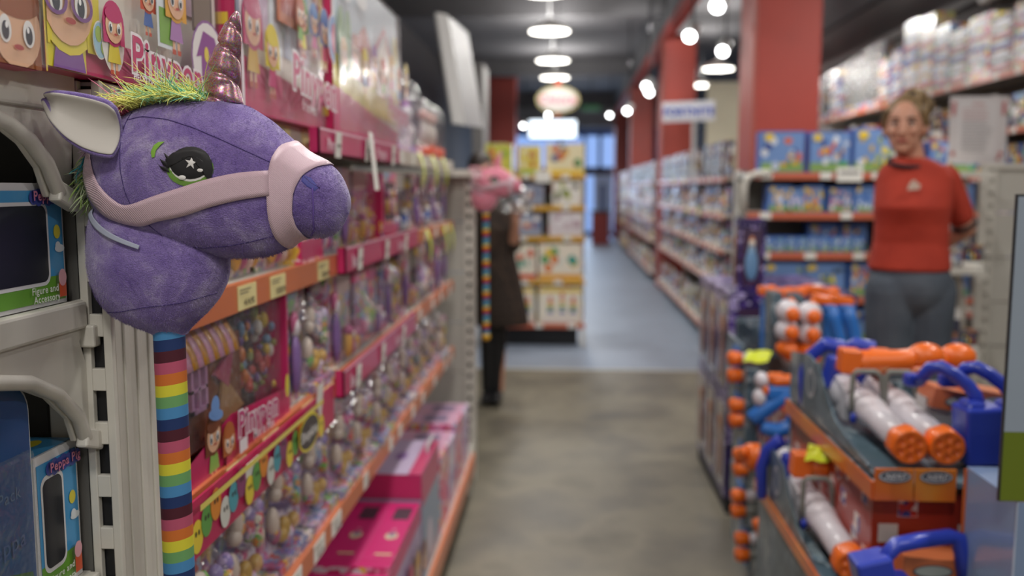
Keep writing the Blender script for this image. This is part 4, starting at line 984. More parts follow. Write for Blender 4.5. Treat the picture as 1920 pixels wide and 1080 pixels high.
# end shelf stock by the camera
def pig_box(y0, y1, z0, z1, label, lid=False):
    x = -.652; t = empty('toy_box', (x, (y0 + y1) / 2, z0), 0, label, 'toy box'); w2 = (y1 - y0) / 2; H = z1 - z0; Wd = 2 * w2
    MB().b2((-.12, -w2, 0), (0, w2, H), c('#e4e4e6')).build('carton', t)
    a = Art2((0, -w2, 0), Y_, Z); a.rect(.004, H * .04, Wd - .008, H * .9, '#4aa0d8').rect(.004, H * .035, Wd - .008, H * .20, '#6fa83c')
    def rr(u0, v0, u1, v1, r, cc):
        pts = []
        for (cu, cv, t0) in ((u1 - r, v0 + r, -90), (u1 - r, v1 - r, 0), (u0 + r, v1 - r, 90), (u0 + r, v0 + r, 180)):
            pts += [(cu + r * math.cos(R(t0 + 15 * q)), cv + r * math.sin(R(t0 + 15 * q))) for q in range(7)]
        a.poly(pts, cc)
    rr(.01, H * .17, Wd - .036, H * .85, .014, '#e8e8ea'); rr(.014, H * .20, Wd - .040, H * .82, .011, '#20242e')
    a.ell(Wd - .018, H * .60, .0075, .009, '#e8d83c', rot=0).ell(Wd - .014, H * .46, .011, .005, '#e8eef2').ell(Wd - .018, H * .48, .006, .006, '#e8eef2')
    for q in range(7): a.ell(Wd - .066 + q * .010, H * .885, .009, .009 + .002 * (q % 2), '#4a55a8')
    a.text('Peppa Pig', Wd - .070, H * .862, .0165, '#e08aa8', bold=.0004, outline='#3a3f8c')
    a.text('Figure and', Wd - .086, H * .115, .0125, '#eef2e8', bold=.0002).text('Accessory', Wd - .084, H * .045, .0125, '#eef2e8', bold=.0002)
    a.rect(Wd - .028, H * .06, .016, H * .12, '#d8542c').ell(Wd - .020, H * .22, .009, .011, '#e8a8b4')
    a.build('front_print', t)
    nearer(t)
    if lid:
        b = Art2((0, -w2, H), Y_, -X); b.rect(.003, .003, Wd - .006, .11, '#4aa0d8').ell(Wd * .6, .04, .02, .012, '#e8d83c').ell(Wd * .3, .06, .02, .01, '#e8eef2'); b.build('top_print', t)
        b = Art2((-.12, -w2, 0), X, Z); b.rect(.006, H * .1, .108, H * .74, '#20242e').rect(.006, H * .88, .108, H * .1, '#4aa0d8'); b.build('side_print', t)
    return t
pig_box(.93, 1.140, 1.2715, 1.425, 'blue and white boxed figure set with dark window on the upper end shelf')
y0 = WX(82, 975, -.652).y
pig_box(min(y0, 1.045), 1.142, .9015, 1.088, 'blue and white boxed figure set on the lower end shelf, its top visible', True)
t = empty('blister_pack', (-.650, 1.0, .9015), 0, 'dark blue round-topped blister pack at the lower left edge of the picture', 'blister pack')
pts = [(-.12, 0), (.04, 0), (.042, .24)] + [(-.003 + .045 * math.cos(R(q * 15)), .25 + .04 * math.sin(R(q * 15))) for q in range(7)] + [(-.12, .291)]
MB().prism(pts, (-.006, 0, 0), Y_, Z, X, .004, mat('#c8ccd0', .4)).build('card_edge', t)
a = Art2((-.002, 0, 0), Y_, Z); a.poly([(u * .96 - .001, v * .985 + .002) for u, v in pts], '#1f4f86').poly([(-.1, .01), (.038, .01), (.03, .05), (-.1, .09)], '#3f6a2c').text('Pack', -.03, .15, .022, '#5a7a9c').text('Peppa', -.06, .09, .03, '#4a5f8c')
a.build('front_print', t)
nearer(t)
MB().b2((0, -.11, .015), (.012, .03, .205), M['wrinkle']).build('bubble', t, bevel=.006)
# far end of the left run: panel facing back, upright, foot
t = empty('slotted_panel', (-.6, 4.3, 0), 0, 'pale grey slotted end frame with foot at the far end of the left shelving', 'shelf frame')
mb = MB()
for q in range(6): mb.b2((-.45, -.01, .05 + q * .242), (.115, .01, .05 + q * .242 + .236), mat('#b9b5ac', .5))
mb.build('back_panel', t)
mb = MB()
for xa, xb in ((.115, .128), (.146, .165)): mb.b2((xa, -.02, 0), (xb, .02, 1.5), M['white'])
z = 1.49
while z > .05: mb.b2((.128, -.02, z - .03), (.146, .02, z), M['white']); z -= .055
mb.b2((.12, .021, 0), (.16, .03, 1.49), M['black'])  # black strip put behind the slots as their shade
mb.build('slotted_upright', t)
MB().prism([(.0, 0), (.0, .30), (.02, .30), (.04, .20), (.22, .16), (.24, 0), (.2, 0), (.17, .1), (.05, .12), (.04, 0)], (.14, 0, 0), -Y_ * 1.0, Z, X, .02, M['white']).build('foot', t)
MB().b2((-.45, -.10, 1.47), (.15, .0, 1.5), M['white']).build('top_shelf', t)

# ------------------------------------------------------------------ shelving in the middle distance
def shelf_unit(org, x0, x1, depth, levels, label, rail, uprights=True, name='shelving_unit', base_rail=None, rz=0, back='#9a968e', foot=True, tags=True, tagcol='tag', dark_fill=False):
    """fronts on local y=0 looking to -Y; x0..x1 along local X"""
    t = empty(name, org, rz, label, 'shelving')
    top = levels[0] + .02
    if dark_fill: MB().b2((x0 + .06, .12, 0), (x1 - .06, depth - .02, levels[-1] - .045), M['black']).build('dark_fill', t)  # black block put in to darken the space under the unit
    MB().b2((x0, depth - .02, .1), (x1, depth, top), mat(back, .6)).build('back_panel', t)
    for s_, x in ((1, x0), (-1, x1)):
        mb = MB(); mb.b2((x - .004, depth - .05, 0), (x + s_ * .03, depth + .02, top), M['white']).build('upright', t)
        if foot: MB().b2((x, .01, 0), (x + s_ * .035, .05, levels[-1]), M['white']).build('foot', t)
    r_ = random.Random(int(x1 * 100))
    for k, z in enumerate(levels):
        s_ = MB().b2((x0, .012, z - .025), (x1, depth - .02, z), M['white']).build('shelf', t)
        MB().b2((x0, 0, z - .04), (x1, .012, z + .002), M[base_rail] if base_rail and k == len(levels) - 1 else M[rail]).build('price_rail', s_)
        if tags:
            x = x0 + .08
            while x < x1 - .08:
                MB().b2((x, -.002, z - .038), (x + .07, 0, z), M[tagcol]).build('price_tag', s_); x += r_.uniform(.2, .5)
    return t
# central toddler-toy unit
CX0, CX1, CY = -.78, .165, 8.0
shelf_unit((0, CY, 0), CX0, CX1, .45, [1.53, 1.255, .985, .60, .21], 'baby toy shelving unit with yellow shelf edges facing the camera, middle of the picture', 'yellow_rail', base_rail='salmon', dark_fill=True)
def baby_box(x, z, w_, h, label, paint, y=.02, m='baby'):
    t = empty('toy_box', (x, CY + y, z + .001), 0, label, 'toy box')
    MB().b2((-w_ / 2, 0, 0), (w_ / 2, .28, h), M[m]).build('carton', t)
    a = Art2((-w_ / 2, 0, 0), X, Z); paint(a, w_, h); a.build('front_print', t)
def pb(bg, cols, band=None):
    def f(a, w_, h):
        a.rect(.006, .006, w_ - .012, h - .012, bg)
        if band: a.rect(.006, h * .02, w_ - .012, h * .14, band)
        r_ = random.Random(len(cols) * 7 + int(w_ * 100))
        for q in range(9): a.ell(w_ * r_.uniform(.15, .85), h * r_.uniform(.25, .85), w_ * .09, h * .12, cols[q % len(cols)])
    return f
def rings(a, w_, h):
    a.rect(.006, .006, w_ - .012, h - .012, '#f1e9d6').ell(w_ * .5, h * .1, w_ * .5, h * .12, '#e6dcd2').rect(.006, h * .84, w_ - .012, h * .1, '#e8c43a')
    for k, u in enumerate((.28, .55, .8)):
        for q, cc in enumerate(('#3a4aa8', '#4a9a4c', '#e0b62c', '#d8622c', '#c8403c')): a.rect(w_ * (u - .07 + .008 * q), h * (.28 + .09 * q * (1 if k != 1 else 1.3)), w_ * (.14 - .016 * q), h * .08, cc)
baby_box(-.02, 1.53, .34, .265, 'cream boxed toy set with round coloured parts, top right of the central unit', pb('#eadfb6', ['#c8542c', '#3a8a4a', '#3a4a8c', '#d8a23c'], '#e4c83a'))
baby_box(-.33, 1.53, .20, .25, 'yellow boxed toy in the middle of the central unit top', pb('#e2d06a', ['#d8c23a', '#e8e2c0', '#b8542c'], '#9ab83a'))
baby_box(-.60, 1.53, .24, .27, 'yellow green boxed toy at the left end of the central unit top', pb('#c9c84a', ['#d8443c', '#e6d85a', '#8ab03a'], '#e4d83a'))
baby_box(-.0, 1.255, .26, .215, 'white boxed toy with green disc, second shelf of the central unit, right', pb('#e9e6de', ['#7a8a2c', '#4a3a2c', '#a8b04a']))
baby_box(-.34, 1.255, .28, .19, 'grey boxed toy, second shelf of the central unit, middle', pb('#8f97ac', ['#5f6a8c', '#b8763c', '#d8c8c0'], None), m='noir')
baby_box(-.01, .985, .30, .215, 'white boxed soft toy with shiny window, third shelf of the central unit', pb('#dcd4d8', ['#c8b0b8', '#b89aa8', '#f0ecee']))
baby_box(-.37, .985, .30, .2, 'blue grey boxed toy, third shelf of the central unit, left', pb('#9aa2b8', ['#d8762c', '#5a6a9c', '#e8e2dc']), m='noir')
baby_box(-.055, .60, .39, .325, 'white boxed toy with orange figure and green balls, fourth shelf, right', pb('#efe6d4', ['#3f9a8c', '#e07a2c', '#4a9a5a', '#e8c43a', '#d8e0d8'], '#e8a83a'))
baby_box(-.42, .60, .30, .31, 'white boxed toy with orange side, fourth shelf of the central unit, left', pb('#efe6d4', ['#3fa08c', '#e8dfd0', '#d8542c'], '#d8542c'))
baby_box(-.055, .21, .39, .33, 'cream box picturing stacked ring towers, bottom shelf of central unit, right', rings)
baby_box(-.43, .21, .30, .33, 'cream box picturing stacked rings, bottom shelf of central unit, left', rings)
tag(MB().box((W(1018, 331, CY - .03).x, CY - .012, W(1018, 331, CY - .03).z), (.14, .01, .10), M['tag']).build('shelf_sign'), 'white sign card on the top shelf edge of the central unit', 'sign')

# the shelving runs between the red columns, fronts facing the aisle
def aisle_run(y0, y1, label, where, keys, group):
    shelf_unit((1.24, (y0 + y1) / 2, 0), -(y1 - y0) / 2, (y1 - y0) / 2, .42, [1.50, 1.20, .92, .64, .17], label, 'orange_rail', rz=RIGHT, foot=False)
    for z, hm, nm in ((1.50, .30, 'top'), (1.20, .24, 'second'), (.92, .22, 'third'), (.64, .22, 'fourth'), (.17, .36, 'bottom')):
        n_ = 0; a = y0 + .05
        row(keys if z != 1.5 else ['n2', 'n1', 'n2', 'n2'], y0 + .04, y1 - .04, 1.275, z + .001, 'y', RIGHT, '%s shelf %s' % (nm, where), group and group, hmax=hm, skip=(8.88, 9.12) if z == 1.5 else None)
aisle_run(7.35, 12.6, 'long shelving run with orange shelf edges between the two nearest red columns', 'of right run', ['n1', 'b2', 'n3', 'n4', 'n1', 'b1'], None)
aisle_run(13.5, 18.8, 'shelving run between the second and third red columns', 'past second column', ['n4', 'y1', 'n1', 'b2'], None)
t = shelf_unit((1.24, 21.0, 0), -1.2, 1.2, .42, [1.50, 1.20, .92, .64, .17], 'short far shelving run with yellow stock beyond the third red column', 'yellow_rail', rz=RIGHT, foot=False)
for z, k in ((1.5, 'top'), (1.2, 'second'), (.92, 'third'), (.64, 'fourth'), (.17, 'bottom')): row(['y1'], 19.9, 22.1, 1.28, z + .001, 'y', RIGHT, '%s shelf of farthest run' % k, None, hmax=.26)
# blue lettered sign on its pole above the run
p = W(1291, 209, 9.0)
t = empty('lettered_sign', (p.x, 9.0, 1.502), 0, 'white sign with blue capital letters on a pole above the right shelving run', 'sign')
dz = p.z - 1.502
MB().box((0, 0, dz), (.50, .02, .19), c('#e6eaf4'), rot=(0, R(-2), 0)).build('board', t)
a = Art2((-.25, -.011, dz - .09), X, Z); a.text('FORTNITE', .25, .055, .098, '#1f55c8', bold=.004, align='CENTER', rot=1).build('lettering', t)
MB().b2((.04, .012, 0), (.075, .03, dz + .05), c('#c9c9c6')).b2((-.02, -.05, 0), (.13, .09, .012), c('#c9c9c6')).build('pole', t)
t = tag(MB().b2((1.78, 11.9, .0), (2.75, 11.95, 2.75), mat('#bdb6a0', .6)).build('cream_panel'), 'plain cream partition panel behind the blue lettered sign', 'panel')
for i, (px, py) in enumerate(((1262, 338), (1283, 338), (1288, 398), (1310, 398))):
    q = WX(px, py, 1.228); tag(MB().lathe([(.045, 0), (.045, .004)], M['neon'], 16, c=tuple(q), axis=(-1, 0, 0)).build('round_label'), 'round neon yellow shelf label, %s of four on the right run' % ORD[i], 'label')

# playset shelving facing the camera
PY = 5.75
px0, px1 = W(1400, 400, PY).x, W(1838, 400, PY).x
PL = [1.508, 1.262, 1.012, .735, .45, .16]
shelf_unit((0, PY, 0), px0, px1, .42, PL, 'playset shelving unit with salmon shelf edges behind the woman in the red shirt', 'salmon', tags=True, back='#5f5c58', foot=True)
def play_box(px, z, w_, h, label, cols=('#e6b23c', '#b9c4d8', '#2c3f8c', '#d8682c', '#dce0e6', '#3a9a5a'), y=.03, body='play', logo=True):
    x = W(px, 350, PY).x
    t = empty('playset_box', (x, PY + y, z + .001), 0, label, 'toy box')
    MB().b2((-w_ / 2, 0, 0), (w_ / 2, .12, h), mat('#2f5cae', .35, 0, .3)).build('carton', t)
    a = Art2((-w_ / 2, 0, 0), X, Z); a.rect(.008, .006, w_ - .016, h - .012, '#6f90c4').rect(.008, .006, w_ - .016, h * .22, '#7fa05a')
    r_ = random.Random(int(px))
    for q in range(16): a.ell(w_ * r_.uniform(.1, .9), h * r_.uniform(.15, .85), w_ * r_.uniform(.03, .09), h * r_.uniform(.05, .12), cols[q % len(cols)])
    if logo: a.ell(w_ * .2, h * .86, w_ * .11, h * .09, '#e6c43c')
    a.build('front_print', t)
play_box(1467, 1.508, .275, .255, 'blue playset box, leftmost on the playset unit top, against the red column')
play_box(1556, 1.508, .255, .25, 'blue playset box with yellow corners, second on the playset unit top')
play_box(1645, 1.508, .29, .27, 'blue playset box with yellow spot beside the face of the woman', ('#e0cf4a', '#9aa86a', '#c8a84a', '#d8dce0', '#8f9a5a'))
for i, (px, w_, cc) in enumerate(((1465, .15, ('#e8b83c', '#d8dce8')), (1495, .10, ('#d8c8e0', '#e8e0e8')), (1527, .14, ('#e8a22c', '#d8742c', '#e8c83c')), (1580, .16, ('#e0b0c0', '#c84a6c', '#e8dce0')), (1625, .12, ('#3a6ab8', '#c8d4e8')))):
    play_box(px, 1.262, w_, .165 - .01 * (i % 2), 'small playset box with %s, second shelf of the playset unit' % ['pale figures', 'lilac figure', 'large orange figure', 'pink creature', 'blue print'][i], cc)
for i in range(9): play_box(1446 + i * 21, 1.012, .07, .10, 'small white and blue playset pack on the third shelf, %s from the left' % ORD[i], ('#d8dce4', '#b9c4d8', '#6f90c4', '#7fae6a'), y=.01, logo=False)
play_box(1560, 1.012, .19, .175, 'blue playset box behind the small packs, third shelf, left one', y=.16)
play_box(1620, 1.012, .17, .175, 'blue playset box behind the small packs, third shelf, right one', y=.16)
for i, (px, w_, cc) in enumerate(((1476, .26, ('#d8c84a', '#8a9a3a', '#5a5a3c')), (1555, .26, ('#8f9a5a', '#4a5a6a', '#d8c83a')), (1628, .17, ('#d8682c', '#c9ccd4', '#e8a83c')))):
    play_box(px, .735, w_, .21, 'playset box with %s, fourth shelf of the playset unit' % ['yellow base', 'muted green picture', 'orange vehicle'][i], cc)
for i, px in enumerate((1480, 1560, 1640, 1720, 1790)): play_box(px, .45, .25, .2, 'playset box on the low fifth shelf, %s from the left' % ORD[i])
for i, px in enumerate((1700, 1770, 1810)):
    for j, z in enumerate((1.508, 1.262, 1.012, .735)): play_box(px, z, .16, .19, 'playset box on the %s shelf behind the woman, %s from the left' % (ORD[j], ORD[i]), y=.05)
# rounded white end bracket at the left end, paper slip on the edge
mb = MB()
for z in (1.508, 1.262):
    pass
mb.tube([(px0 - .02, PY + .0, 1.25), (px0 - .02, PY - .0, 1.43), (px0 + .0, PY, 1.48), (px0 + .06, PY, 1.505), (px0 + .14, PY - .002, 1.508)], .022, M['white'], 10)
tag(mb.build('end_bracket'), 'rounded white bracket at the left end of the playset unit', 'bracket')
q = W(1593, 327, PY - .01); tag(MB().box(tuple(q), (.155, .004, .085), M['tag']).box((q.x, q.y - .003, q.z + .01), (.12, .001, .02), mat('#8c8a88', .6)).build('paper_slip'), 'blank white paper slip on the top edge of the playset unit', 'price slip')

# slotted pale unit right of the woman, its end shelves, the notice above
SY = 5.1
x0, x1 = W(1842, 400, SY).x, W(1893, 400, SY).x
t = empty('perforated_panel', (x0, SY, 0), 0, 'pale perforated shelving panel with a slotted strip over painted shade, right of the woman', 'shelf frame')
mb = MB()
for q in range(6): mb.b2((.03, 0, .06 + q * .245), (x1 - x0 + .1, .02, .06 + q * .245 + .238), mat('#bcb9b0', .5))
mb.build('back_panel', t)
mb = MB(); mb.b2((-.015, -.015, 0), (.022, .02, 1.52), M['white']).b2((.045, -.015, 0), (.06, .02, 1.52), M['white']); z = 1.5
while z > .05: mb.b2((.022, -.015, z - .035), (.045, .02, z), M['white']); z -= .069
mb.build('slotted_upright', t); MB().b2((.02, .021, 0), (.05, .025, 1.5), M['black']).build('slot_shade', t)  # black sheet paints the shade seen through the slots
MB().b2((-.02, -.02, 1.52), (x1 - x0 + .1, .04, 1.545), M['white']).build('top_rail', t)
xa, xb = W(1785, 400, SY - .2).x, W(1838, 400, SY - .2).x
t = empty('end_shelves', (xa, SY - .1, 0), 0, 'white arched end shelves with pale packages beside the right arm of the red shirted woman', 'shelving')
for z in (1.5, 1.0, .55, .12):
    MB().b2((-.1, -.2, z - .03), (xb - xa, .08, z), M['white']).build('shelf', t)
    mb = MB(); mb.tube([Vector((xb - xa - .012, -.0, z - .42)), Vector((xb - xa - .02, -.0, z - .2)), Vector((xb - xa - .05, -.0, z - .09)), Vector((xb - xa - .10, -.0, z - .035)), Vector((xb - xa - .2, 0, z - .02))], .016, M['white'], 8); mb.build('arched_bracket', t)
MB().b2((xb - xa - .035, .07, 0), (xb - xa, .1, 1.5), M['white']).build('upright', t)
for i, (z, w_) in enumerate(((1.0, .12), (.55, .12), (.12, .12))):
    stock('n1', (xa + .0, SY - .22, z + .001), 0, 'pale carded toy on the %s arched end shelf right of the woman' % ('upper', 'middle', 'bottom')[i], None, 1.05)
    stock('n4', (xa + .12, SY - .2, z + .001), 0, 'pale printed box on the %s arched end shelf right of the woman' % ('upper', 'middle', 'bottom')[i], None, .6)
q0, q1 = W(1776, 312, SY - .02), W(1892, 180, SY - .02)
t = empty('notice_board', ((q0.x + q1.x) / 2, SY - .02, 1.546), 0, 'white paper notice with red headings standing above the slotted panel', 'notice')
hw = (q1.x - q0.x) / 2; H = q1.z - 1.546
MB().b2((-hw, 0, 0), (hw, .006, H), c('#c6c0c0')).build('board', t)
a = Art2((-hw, 0, 0), X, Z); a.rect(hw * .28, H * .12, hw * 1.35, H * .82, '#cdc8c8'); r_ = random.Random(4)
a.text('AVISO', hw * .75, H * .86, .022, '#b05a5a', bold=.0004)
for q in range(14): a.rect(hw * .42, H * (.80 - .048 * q), hw * r_.uniform(.8, 1.1), H * .012, '#b98a8a' if q < 4 else '#9a9698')
a.rect(hw * .06, H * .72, hw * .12, H * .2, '#b86a6a').rect(hw * 1.78, H * .72, hw * .12, H * .2, '#b86a6a').ell(hw * .15, H * .15, .012, .012, '#b05a5a').ell(hw * 1.8, H * .15, .012, .012, '#b05a5a').ell(hw * 1.72, H * .08, .01, .01, '#b05a5a')
a.build('printing', t)
# the wall run at the right with tall shiny stock on its high shelf
shelf_unit((2.98, 8.3, 0), -3.6, 3.6, .42, [2.205, 1.82, 1.50, 1.18, .86, .5, .17], 'tall wall shelving along the right wall, salmon edged high shelf', 'salmon', rz=RIGHT, foot=False, tags=True)
def tallpack(y, h, w_, kind, label):
    t = empty('display_pack', (3.0, y, 2.206), RIGHT, label, 'toy pack')
    if kind == 'egg':
        MB().b2((-w_ / 2, .1, 0), (w_ / 2, .12, h), M['noir']).b2((-w_ / 2, 0, 0), (w_ / 2, .12, .06), M['play']).build('card', t)
        mb = MB(); r_ = random.Random(int(y * 10)); n = int(h / .075)
        for i in range(n):
            for j in range(int(w_ / .075)): mb.ball((-w_ / 2 + .04 + j * .072, .07, .09 + i * .072), (.03, .03, .03), mat(['#8f9298', '#5f646e', '#a9a498', '#4a4f5c'][(i * 3 + j) % 4], .18, .35), 10, 6)
        mb.build('capsules', t); MB().b2((-w_ / 2, .02, .06), (w_ / 2, .1, h), M['wrinkle']).build('clear_front', t)
    else:
        MB().b2((-w_ / 2, .0, 0), (w_ / 2, .16, h), M[kind]).build('carton', t)
        a = Art2((-w_ / 2, 0, 0), X, Z)
        for q in range(5): a.rect(.01, h * (.08 + .18 * q), w_ - .02, h * .06, ['#b23a4c', '#e0e2e8', '#3a5aa8'][q % 3]).ell(w_ * .5, h * (.17 + .18 * q), w_ * .3, h * .035, '#dfe2ea')
        a.build('front_print', t)
y = 11.75; i = 0
for w_, h, k in ((.34, .52, 'egg'), (.3, .5, 'noir'), (.32, .54, 'egg'), (.3, .52, 'boys'), (.34, .56, 'egg'), (.3, .58, 'egg'), (.32, .60, 'egg'), (.3, .62, 'egg'), (.3, .42, 'boys'), (.28, .46, 'play'), (.34, .66, 'boys'), (.32, .64, 'bright'), (.3, .5, 'boys'), (.32, .42, 'noir'), (.34, .46, 'baby'), (.34, .40, 'noir'), (.34, .44, 'bright'), (.4, .34, 'salmonart')):
    if k == 'salmonart': k = 'pink'
    tallpack(y - w_ / 2, h, w_, k, ('clear panel of silver capsules' if k == 'egg' else 'tall striped toy box') + ' on high right wall shelf, %s from far end' % ORD[i]); y -= w_ + .015; i += 1
row(['b1', 'n1', 'n3', 'b2', 'n4'], 4.8, 11.8, 3.02, 1.821, 'y', RIGHT, 'second right wall shelf', None, hmax=.30)
row(['y1', 'n4', 'b1', 'n1'], 4.8, 11.8, 3.02, 1.501, 'y', RIGHT, 'third right wall shelf', None, hmax=.27)
row(['n1', 'y1', 'n3', 'g2'], 4.75, 6.6, 3.02, 1.181, 'y', RIGHT, 'fourth right wall shelf', None, hmax=.27)
row(['n1', 'y1', 'b1', 'n2'], 4.75, 6.6, 3.02, .861, 'y', RIGHT, 'fifth right wall shelf', None, hmax=.27)
t = empty('air_conditioner', (3.13, 6.75, 2.80), 0, 'white wall air conditioner at the top right corner of the picture', 'air conditioner')
MB().b2((0, -.62, 0), (.29, .62, .30), c('#c9c9c4')).build('casing', t, bevel=.04, seg=4)
mb = MB(); [mb.b2((.0 + .05 * q, -.52, -.004), (.012 + .05 * q, .52, .004), M['dark']) for q in range(1, 4)]; mb.build('outlet_vent', t)
MB().b2((-.004, -.55, .06), (.004, .55, .075), M['dark']).build('panel_gap', t)

# ------------------------------------------------------------------ displays at the right front
class AB(MB):
    """built in world coordinates, stored about the thing's origin"""
    def __init__(s, org): super().__init__(); s.org = Vector(org)
    def done(s, name, parent, **k):
        s.v = [tuple(Vector(v) - s.org) for v in s.v]; return s.build(name, parent, **k)
# tower of purple doll boxes
def doll_box(x, y, z, w_, d, h, label, front='-x', group=None):
    t = empty('doll_box', (x, y, z), 0, label, 'toy box', group)
    MB().b2((0, 0, 0), (w_, d, h), M['purple']).build('carton', t)
    MB().b2((-.003, d * .12, h * .08), (0, d * .88, h * .9), mat('#6c5a62', .12, 0, .6)).b2((w_ * .15, -.003, h * .08), (w_ * .85, 0, h * .86), mat('#4a3450', .12, 0, .6)).build('window', t)
    for (fx, fy, ax) in ((-.006, d * .5, 0), (w_ * .5, -.006, 1)):
        mb = MB(); r0 = (.004, d * .16) if not ax else (w_ * .14, .004)
        mb.ball((fx, fy, h * .34), (r0[0], r0[1], h * .22), c('#9a6a5c') if not ax else c('#8a3a4c')).ball((fx, fy, h * .62), (r0[0], r0[1] * .6, h * .08) if not ax else (r0[0] * .6, r0[1], h * .08), c('#c49a88')).ball((fx, fy, h * .68), (r0[0] * .9, r0[1] * .8, h * .09) if not ax else (r0[0] * .8, r0[1] * .9, h * .09), c('#b8703c')); mb.build('doll', t)
    mb = Art2((0, -.0032, 0), X, Z)
    for q in range(5): mb.ell(w_ * (.12 + .19 * q), h * (.93 - .02 * (q % 2)), w_ * .03, w_ * .03, '#b9aed8')
    mb.build('snowflakes', t)
    return t
MB_ = MB().b2((.70, 3.88, 0), (1.24, 4.72, .07), M['dark']); tag(MB_.build('pallet_base'), 'dark low base under the tower of purple doll boxes', 'base')
for L_, z in enumerate((.0715, .522)):
    for i in range(3):
        for j in range(2):
            doll_box(.692 + j * .27, 3.87 + i * .283, z, .262, .275, .448, 'purple window doll box in the tower, %s layer, %s back, %s side' % (('lower', 'upper')[L_], ('front', 'middle', 'far')[i], ('aisle', 'inner')[j]))
t = doll_box(W(1381, 480, 3.95).x, 3.92, .9715, .115, .09, .315, 'slim purple doll box standing alone on top of the tower')
mb = MB(); mb.ball((.056, -.014, .21), (.013, .008, .016), c('#e0d8cc')).ball((.056, -.012, .12), (.028, .008, .07), c('#6f9ac4')).ball((.056, -.01, .18), (.016, .008, .03), c('#8fb4d4')); mb.build('dress', t)

OR, BL, WP, SK, GR = M['orange'], M['blue'], M['wplastic'], M['sky'], mat('#7c7d76', .45)
def muzzle(mb, cen, axis, r, m=OR, ln=.05):
    ax = Vector(axis).normalized(); u = ax.cross(Z).normalized(); v = u.cross(ax).normalized(); cen = Vector(cen)
    prof = [(.82, -ln), (.98, -ln * .8), (1, -ln * .25), (.93, 0)]; rows = []
    for k, (rr_, d) in enumerate(prof): rows.append([cen + ax * d + (u * math.cos(2 * math.pi * j / 48) + v * math.sin(2 * math.pi * j / 48)) * r * rr_ * (1 + .03 * (1 if (j // 4) % 2 else -1) * (1 if k in (1, 2) else 0)) for j in range(48)])
    for k in range(1, 13):
        f = .93 * (1 - k / 12.0); row_ = []
        for j in range(48):
            x, y = f * math.cos(2 * math.pi * j / 48), f * math.sin(2 * math.pi * j / 48); dep = 0
            for q in range(7):
                hx, hy = (0, 0) if q == 6 else (.56 * math.cos(R(60 * q + 30)), .56 * math.sin(R(60 * q + 30))); dd = math.hypot(x - hx, y - hy); dep += .22 * math.exp(-(dd / (.13 if q < 6 else .09)) ** 2)
            row_.append(cen + ax * (-dep * r) + (u * x + v * y) * r)
        rows.append(row_)
    mb.grid(rows, m, True, True)
